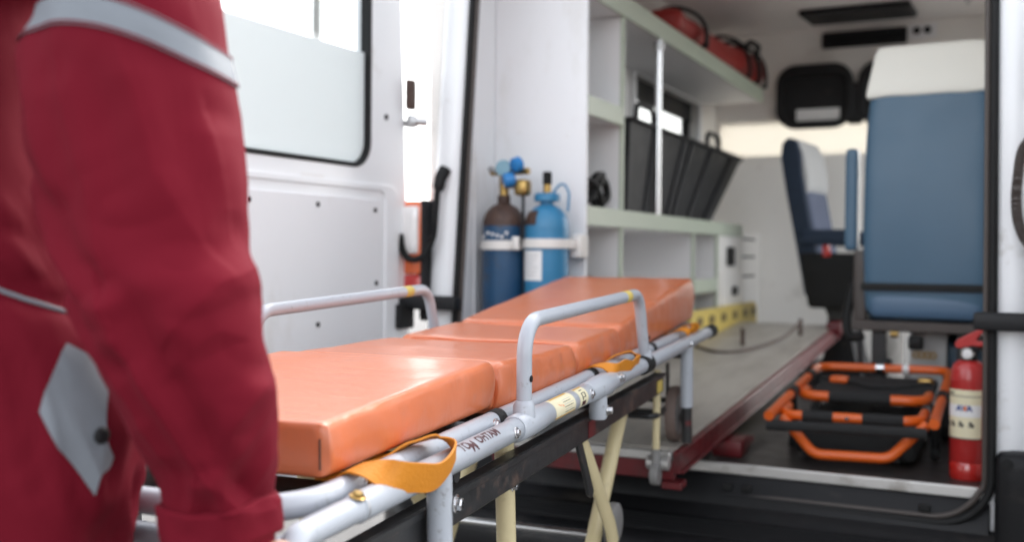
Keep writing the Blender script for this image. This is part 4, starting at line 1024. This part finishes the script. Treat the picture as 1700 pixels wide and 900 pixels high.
# rings: centre x, y, z, half width, half depth
SL = [(.125, .020, 1.606, .015, .018), (.150, .008, 1.592, .058, .068), (.181, -.010, 1.549, .074, .078), (.196, -.022, 1.489, .078, .080), (.213, -.036, 1.435, .080, .082), (.215, -.047, 1.377, .089, .085), (.222, -.053, 1.32, .0965, .085),
      (.230, -.059, 1.264, .095, .084), (.239, -.060, 1.209, .088, .083), (.254, -.065, 1.165, .088, .082), (.262, -.061, 1.121, .080, .076), (.275, -.052, 1.076, .076, .071), (.284, -.038, 1.028, .067, .064),
      (.291, -.023, .985, .0560, .055), (.291, -.014, .956, .0520, .051), (.291, -.010, .930, .0510, .050), (.291, -.008, .915, .0505, .049)]
CREASE = [([(-.36, 1.150), (-.31, 1.126), (-.20, 1.082), (0, 1.017), (.37, .955)], .0125, .016), ([(-.08, .985), (-.30, .952)], .007, .010), ([(.20, .990), (.62, .958)], .006, .010),
          ([(1.05, 1.185), (.75, 1.172), (.35, 1.135)], .006, .016), ([(1.05, 1.115), (.7, 1.130), (.30, 1.105)], .0035, .014), ([(.95, 1.075), (.60, 1.040), (.45, 1.000)], .007, .013),
          ([(-1.0, 1.250), (-.72, 1.180), (-.50, 1.120)], .007, .014), ([(-.95, 1.150), (-.60, 1.085), (-.42, 1.020)], .006, .012), ([(-.92, 1.385), (-.70, 1.330), (-.62, 1.260)], .006, .016),
          ([(.30, 1.345), (.42, 1.270), (.70, 1.215)], .0045, .018), ([(-.35, 1.330), (-.20, 1.230), (-.25, 1.175)], .0045, .020), ([(.85, 1.300), (.92, 1.24)], .005, .015)]
def creases(c, z, a):
    f = 0
    for pl_, amp, w in CREASE:
        best, sd, end = 9, 0, 1
        for (c0, z0), (c1, z1) in zip(pl_, pl_[1:]):
            ax, az, bx, bz = c0*a, z0, c1*a, z1
            px_, pz_ = c*a-ax, z-az; dx, dz = bx-ax, bz-az; L2 = dx*dx+dz*dz
            k = max(0, min(1, (px_*dx+pz_*dz)/L2)); ex_, ez_ = px_-k*dx, pz_-k*dz
            d = math.hypot(ex_, ez_)
            if d < best: best = d; sd = 1 if (dx*pz_-dz*px_) > 0 else -1
        if best < w*4:
            f += amp*math.exp(-(best/w)**1.5)*(1 if sd < 0 else .8)-amp*.55*math.exp(-((best-w*1.5)/(w*.9))**2)*(1 if sd > 0 else .25)
    return f
def sleeve_pt(t, th, off=0, rows=SL, sg=1, seed=0):
    cx, cy, cz, a, b = cr(rows, t)
    c, s = math.cos(th), math.sin(th)
    x, y = c*a, -s*b
    p = Vector((cx+x, cy+y, cz))
    q = p+Vector((seed, 0, 0))
    n1 = noise.noise(Vector((q.x*7, q.y*7, q.z*4.5)))
    # slack folds: diagonal creases round the elbow and along the forearm
    el = gauss((cz-1.15)/.13); fo = gauss((cz-1.02)/.09); upz = gauss((cz-1.36)/.12)
    d1 = noise.noise(Vector((q.x*9+q.z*16, q.y*9, q.z*20-q.x*13)))
    d2 = noise.noise(Vector((q.x*26-q.z*15, q.y*24, q.z*9+4)))
    f = .0075*n1+.003*el*(abs(d1)*1.6-.35)+.003*fo*(.55-abs(d2)*2.0)+.003*upz*d2
    if s > -.25: f += creases(c, cz, a)*min(1, (s+.25)/.3)
    k = 1 if cz > .96 else .35
    r_ = Vector((c/a if a else 0, -s/b, 0)).normalized()
    return p+r_*(f*k+off)
def loft(fn, nt, t0, t1, ns, closed=True, th0=0, th1=2*math.pi, cap=False):
    v, f = [], []
    for i in range(nt+1):
        for j in range(ns):
            v.append(fn(t0+(t1-t0)*i/nt, th0+(th1-th0)*j/(ns if closed else ns-1)))
    for i in range(nt):
        for j in range(ns if closed else ns-1):
            f.append((i*ns+j, i*ns+(j+1) % ns, (i+1)*ns+(j+1) % ns, (i+1)*ns+j))
    if cap: f += [tuple(range(ns))[::-1], tuple(nt*ns+j for j in range(ns))]
    return v, f
# torso rings: right edge x, centre y, z, half width, half depth
TO = [(-.02, .03, 1.640, .075, .075), (.105, .025, 1.605, .205, .095), (.150, .02, 1.550, .245, .115), (.122, .018, 1.49, .222, .130), (.092, .016, 1.444, .192, .140), (.096, .014, 1.385, .190, .142), (.101, .012, 1.326, .188, .140), (.113, .010, 1.268, .188, .138), (.130, .008, 1.209, .190, .135), (.139, .007, 1.180, .191, .134),
      (.159, .006, 1.139, .198, .134), (.180, .005, 1.092, .206, .136), (.198, .004, 1.033, .212, .140), (.203, .003, .974, .212, .142), (.201, .002, .916, .208, .140), (.196, .0, .857, .204, .136), (.190, .0, .80, .198, .130)]
def torso_pt(t, th, off=0):
    e, cy, cz, a, b = cr(TO, t)
    cy += .035; b *= .87; e -= .024*gauss((cz-.91)/.11)+.016*gauss((cz-1.32)/.13)
    c, s = math.cos(th), math.sin(th)
    k = (abs(c)**2.4+abs(s)**2.4)**(-1/2.4)
    p = Vector((e-a+c*a*k, cy-s*b*k, cz))
    n1 = noise.noise(Vector((p.x*7+5, p.y*7, p.z*4)))
    ws = gauss((cz-1.19)/.07)
    n2 = noise.noise(Vector((p.x*20, p.y*20, p.z*26+p.x*10)))
    hp = gauss((cz-.93)/.12)
    n3 = noise.noise(Vector((p.x*22+p.z*8, p.y*20, p.z*5)))
    n4 = noise.noise(Vector((p.x*30+p.z*6, p.y*28, p.z*3.5+2)))
    f = .009*n1+.010*ws*(abs(n2)*1.5-.4)+.016*hp*(.45-abs(n3)*1.7)+.010*gauss((cz-1.02)/.1)*(.4-abs(n4)*1.6)-.012*gauss((cz-(1.250-.118*max(0, c)))/.016)
    r_ = Vector((c, -s, 0))
    return p+r_*(f+off)
LEGR = [(.085, .0, .86, .108, .125), (.090, .0, .74, .104, .112), (.095, .01, .60, .092, .098), (.098, .01, .48, .085, .090), (.100, .0, .36, .080, .085), (.102, -.01, .22, .076, .080), (.104, -.01, .10, .074, .082), (.104, -.01, .065, .073, .082)]
LEGL = [(-.105-(r_[0]-.085), r_[1]+.10*(1-(r_[2]/.86)), r_[2], r_[3], r_[4]) for r_ in LEGR]
def leg_pt(rows, seed):
    def fn(t, th):
        cx, cy, cz, a, b = cr(rows, t)
        c, s = math.cos(th), math.sin(th); p = Vector((cx+c*a, cy-s*b, cz))
        f = .008*noise.noise(Vector((p.x*8+seed, p.y*8, p.z*6)))+.008*gauss((cz-.5)/.1)*noise.noise(Vector((p.x*20, p.y*20+seed, p.z*25)))+.010*gauss((cz-.1)/.06)*noise.noise(Vector((p.x*12, p.y*12+seed, p.z*40)))
        return p+Vector((c, -s, 0))*f
    return fn
# other arm reaches for the far handle
SLL = [(-.24, .03, 1.60, .015, .018), (-.255, .03, 1.585, .058, .068), (-.285, .03, 1.54, .074, .078), (-.325, .03, 1.47, .080, .082), (-.345, .025, 1.38, .085, .084), (-.355, .02, 1.29, .084, .084), (-.355, .02, 1.21, .080, .080), (-.330, .05, 1.14, .076, .074), (-.285, .09, 1.08, .068, .066), (-.235, .13, 1.02, .060, .058), (-.185, .135, .965, .055, .053), (-.175, .140, .930, .053, .051)]
person = bpy.data.objects.new('person', bpy.data.meshes.new('person')); link(person)
person.location = PB; person.rotation_euler = (0, 0, PR)
tag(person, 'person in red coverall with grey reflective stripe pushing the stretcher by its rail', 'person')
# the body itself: joints with radii, grown with the Skin modifier
J, E_, RAD = [], [], []
def jn(p, r_, par=None):
    J.append(Vector(p)); RAD.append(r_ if isinstance(r_, tuple) else (r_, r_))
    if par is not None: E_.append((par, len(J)-1))
    return len(J)-1
pel = jn((-.012, .035, .93), (.095, .085)); sp = jn((-.05, .035, 1.12), (.085, .075), pel); cht = jn((-.09, .045, 1.36), (.085, .075), sp)
nk0 = jn((-.09, .04, 1.53), (.065, .055), cht); nk = jn((-.088, .06, 1.62), (.054, .056), nk0); hd0 = jn((-.085, .075, 1.70), (.066, .078), nk); hd1 = jn((-.085, .075, 1.77), (.078, .094), hd0); hd2 = jn((-.085, .065, 1.835), (.066, .078), hd1)
nose = jn((-.085, .168, 1.735), .013, hd0 if False else hd1); ns2 = jn((-.085, .180, 1.722), .010, nose)
chin = jn((-.085, .135, 1.665), .030, hd0)
for s_ in (-1, 1): jn((-.085+s_*.084, .06, 1.742), (.012, .022), hd1)
sc1 = jn((.07, .025, 1.50), .036, cht); sr = jn((.180, -.012, 1.49), .042, sc1); er = jn((.240, -.055, 1.18), .043, sr); wr = jn((.290, -.012, .955), (.027, .024), er)
sl_ = jn((-.27, .03, 1.50), .045, cht); el_ = jn((-.352, .03, 1.20), .043, sl_); wl_ = jn((-.175, .135, .950), (.027, .024), el_)
for hx, rows in ((.082, 1), (-.10, -1)):
    h_ = jn((hx, .02, .84), .058, pel); k_ = jn((hx+.012*rows, .01+(.04 if rows < 0 else 0), .48), .050, h_); a_k = jn((hx+.02*rows, -.01+(.09 if rows < 0 else 0), .10), .042, k_); jn((hx+.02*rows, .10+(.09 if rows < 0 else 0), .045), .035, a_k)
# hands: palm over the tube, four fingers curled round it, thumb closing from the side of the palm
def hand(wrist, cpt, dv, pv, w_idx, mir=1):
    c, d, p = Vector(cpt), Vector(dv).normalized(), Vector(pv).normalized(); z = Vector((0, 0, 1))
    palm = jn(c-p*.038+z*.026, (.030, .017), w_idx)
    pal2 = jn(c-p*.010+z*.034, (.036, .014), palm)
    for i, ln in enumerate((.94, 1.0, .96, .82)):
        o_ = d*((1.5-i)*.0205)*mir
        k0 = jn(c+o_+p*.004+z*.0335, .0098, pal2)
        k1 = jn(c+o_+p*.0285*ln+z*.020, .0093, k0)
        k2 = jn(c+o_+p*.0290*ln-z*.012, .0087, k1)
        jn(c+o_+p*.008-z*.0265*ln, .0078, k2)
    t0 = jn(c-p*.036+d*.036*mir+z*.010, .0125, palm); t1 = jn(c-p*.026+d*.050*mir-z*.014, .0105, t0); jn(c-p*.004+d*.052*mir-z*.0265, .0088, t1)
RPT = (ST_M @ Vector((-1.405, 0, -.037))); LPT = (ST_M @ Vector((-1.44, FY, -.044)))
inv = Matrix.LocRotScale(PB, Euler((0, 0, PR)), None).inverted()
rdir = (inv.to_3x3() @ ex).normalized()
pr_ = Vector((rdir.y, -rdir.x, 0)).normalized()
hand((0, 0, 0), inv @ RPT, rdir, pr_, wr, 1)
hand((0, 0, 0), inv @ LPT, rdir, -pr_, wl_, 1)
me = person.data
me.from_pydata([tuple(p) for p in J], E_, [])
me.materials.append(M['skin'])
sm = person.modifiers.new('skin', 'SKIN'); sm.use_smooth_shade = True; sm.branch_smoothing = .4
for i, sv in enumerate(me.skin_vertices[0].data):
    sv.radius = RAD[i]; sv.use_root = (i == pel)
ss = person.modifiers.new('sub', 'SUBSURF'); ss.levels = 2; ss.render_levels = 2

cov = mo('coverall', join(loft(torso_pt, 110, 0, len(TO)-1, 110), loft(sleeve_pt, 260, 0, len(SL)-1, 200),
                          loft(lambda t, th: sleeve_pt(t, th, 0, SLL, 1, 9), 70, 0, len(SLL)-1, 64), loft(leg_pt(LEGR, 1), 60, 0, len(LEGR)-1, 56, cap=True), loft(leg_pt(LEGL, 6), 60, 0, len(LEGL)-1, 56, cap=True)), 'red_cotton', person, angle=180)
# reflective stripe round the upper arm (same cloth surface, sewn on top)
def t_of_z(rows, z):
    for i in range(len(rows)-1):
        if rows[i][2] >= z >= rows[i+1][2]:
            lo, hi = i, i+1.0
            for _ in range(24):
                m_ = (lo+hi)/2
                if cr(rows, m_)[2] > z: lo = m_
                else: hi = m_
            return lo
    return 0 if z > rows[0][2] else len(rows)-1
def stripe_fn(rows, zc, h, off, tilt, seed=0):
    def fn(s_, th):
        c = math.cos(th)
        z = zc-tilt[0]*c-tilt[1]*c*c+h*(.5-s_)
        return sleeve_pt(t_of_z(rows, z), th, off, rows, 1, seed)
    return fn
mo('sleeve_stripe', loft(stripe_fn(SL, 1.405, .030, .0022, (.017, .020)), 8, 0, 1, 120), 'reflective_grey', cov, angle=180)
def rim_fn(zoff):
    f_ = stripe_fn(SL, 1.405+zoff, .0022, .0030, (.017, .020))
    return loft(f_, 2, 0, 1, 120)
mo('stripe_stitching', join(rim_fn(.0128), rim_fn(-.0128)), 'red_cotton', cov, angle=180)
mo('sleeve_stripe', loft(stripe_fn(SLL, 1.39, .030, .0022, (.0, .0), 9), 6, 0, 1, 64), 'reflective_grey', cov, angle=180)
mo('leg_stripe', loft(lambda s_, th: leg_pt(LEGR, 1)(t_of_z(LEGR, .33-.04*s_), th)+Vector((math.cos(th), -math.sin(th), 0))*.0022, 6, 0, 1, 56), 'reflective_grey', cov, angle=180)
mo('leg_stripe', loft(lambda s_, th: leg_pt(LEGL, 6)(t_of_z(LEGL, .33-.04*s_), th)+Vector((math.cos(th), -math.sin(th), 0))*.0022, 6, 0, 1, 56), 'reflective_grey', cov, angle=180)
# turned-up cuff: a double band with a rolled edge
def cuff(rows, zt, zb, seed, tilt):
    prof_ = [(0, .0005), (.02, .0045), (.06, .0070), (.5, .0075), (.94, .0072), (.985, .0055), (1.0, .002), (.985, -.0015), (.9, -.002)]
    def fn(s_, th):
        i = min(len(prof_)-2, int(s_)); k = s_-i
        a_, o_ = [prof_[i][j]*(1-k)+prof_[i+1][j]*k for j in (0, 1)]
        z = zt+(zb-zt)*a_-tilt*math.cos(th)*0+.004*math.cos(th)+.002*math.sin(3*th)
        return sleeve_pt(t_of_z(rows, z), th, o_+.0012*math.sin(5*th+a_*3), rows, 1, seed)
    return loft(fn, 32, 0, len(prof_)-1, 96)
mo('cuff', cuff(SL, .962, .923, 0, 0), 'red_cotton', cov, angle=180)
mo('cuff', cuff(SLL, .975, .938, 9, 0), 'red_cotton', cov, angle=180)
# waist piping and the hip pocket trim with its stud
pts = []
for k in range(60):
    th = -math.pi*.25+math.pi*1.7*k/59
    c = math.cos(th); pts.append(torso_pt(t_of_z([(0, 0, r_[2]) for r_ in TO], 1.250-.118*max(0, c)-.004*math.sin(2*th)), th, .0015))
mo('waist_piping', sweep(pts, .0024, 8), 'reflective_grey', cov)
def torso_at(x, z):
    """the point of the cloth facing the back at this x and height"""
    t = t_of_z([(0, 0, r_[2]) for r_ in TO], z); best = None
    e, cy, cz, a, b = cr(TO, t)
    lo, hi = R(-25), R(100)
    for _ in range(30):
        m_ = (lo+hi)/2
        if torso_pt(t, m_).x > x: lo = m_
        else: hi = m_
    return torso_pt(t, lo, .0032)
A, B_, Mm, C2, D2, E2 = (.146, 1.112), (.132, 1.050), (.152, 1.010), (.173, .966), (.184, 1.000), (.178, 1.090)
def quadpatch(a, b, c, d, n=16):
    v, f = [], []
    for i in range(n+1):
        for j in range(n+1):
            u, w = i/n, j/n
            x = (a[0]*(1-u)+d[0]*u)*(1-w)+(b[0]*(1-u)+c[0]*u)*w
            z = (a[1]*(1-u)+d[1]*u)*(1-w)+(b[1]*(1-u)+c[1]*u)*w
            v.append(torso_at(x, z))
    for i in range(n):
        for j in range(n): f.append((i*(n+1)+j, i*(n+1)+j+1, (i+1)*(n+1)+j+1, (i+1)*(n+1)+j))
    return v, f
pk = mo('pocket_trim', join(quadpatch(A, B_, Mm, E2), quadpatch(E2, Mm, C2, D2)), 'reflective_grey', cov, angle=180)
bp2 = torso_at(.178, 1.024)
mo('stud', xf(lathe([(.0075, 0), (.0085, .002), (.006, .004), (.003, .0045)], 18), T(*bp2) @ Vector((.8, -.6, 0)).to_track_quat('Z', 'Y').to_matrix().to_4x4()), 'black_plastic', cov)
mo('collar', loft(lambda t, th: Vector((-.088+(.085-.012*t)*math.cos(th), .035-(.088-.012*t)*math.sin(th)+.01*t, 1.575+.055*t)), 6, 0, 1, 40), 'red_cotton', cov, angle=180)
# hair and eyes
def hairfn(p, u, v, w): return p
hv, hf = [], []
for i in range(13):
    for j in range(32):
        e = R(-8+98*i/12); a = 2*math.pi*j/32
        fr = .35 if (math.sin(a) > .35 and i < 5) else 1
        hv.append((-.085+.090*math.cos(e)*math.cos(a)*(.97 if fr < 1 else 1), .062+.108*math.cos(e)*math.sin(a)*(.72 if fr < 1 else 1), 1.775+.108*math.sin(e)))
hf = [(i*32+j, i*32+(j+1) % 32, (i+1)*32+(j+1) % 32, (i+1)*32+j) for i in range(12) for j in range(32)]
mo('hair', (hv, hf), 'hair', person, angle=180)
for s_ in (-1, 1):
    mo('eye', lathe([(.003, -.011), (.009, -.008), (.0115, 0), (.009, .008), (.003, .011)], 16, 'Y', (-.085+s_*.032, .150, 1.757)), 'label_white', person)
for cx, cy in ((.104, .0), (-.124, .09)):
    mo('boot', rbox(cx-.052, cx+.052, cy-.10, cy+.19, .0, .11, .035, 6, 10, 6, lambda p, u, v, w: Vector((p.x, p.y, p.z*(1-.35*max(0, v-.45)/.55)))), 'boot_leather', person, sub=1)

# ------------------------------------------------------------------ street lamp seen through the door window
lp_ = empty('street_lamp', (-14.55, 17.6, 0), 0, 'pale street lamp post beyond the open door window', 'lamp post')
mo('post', lathe([(.26, 0), (.25, .4), (.16, .5), (.13, 9.2)], 18), 'concrete', lp_)
mo('arm', tube([(0, 0, 9.1), (0, 0, 9.8), (.4, -1.4, 10.0)], .05, .4, 10), 'steel', lp_)
mo('lamp_head', rbox(.30, .58, -2.0, -1.3, 9.93, 10.05, .04, 5, 6, 4), 'wall_lining', lp_)
mo('base_plate', box(-.25, .25, -.25, .25, 0, .03), 'steel', lp_, bevel=.005)
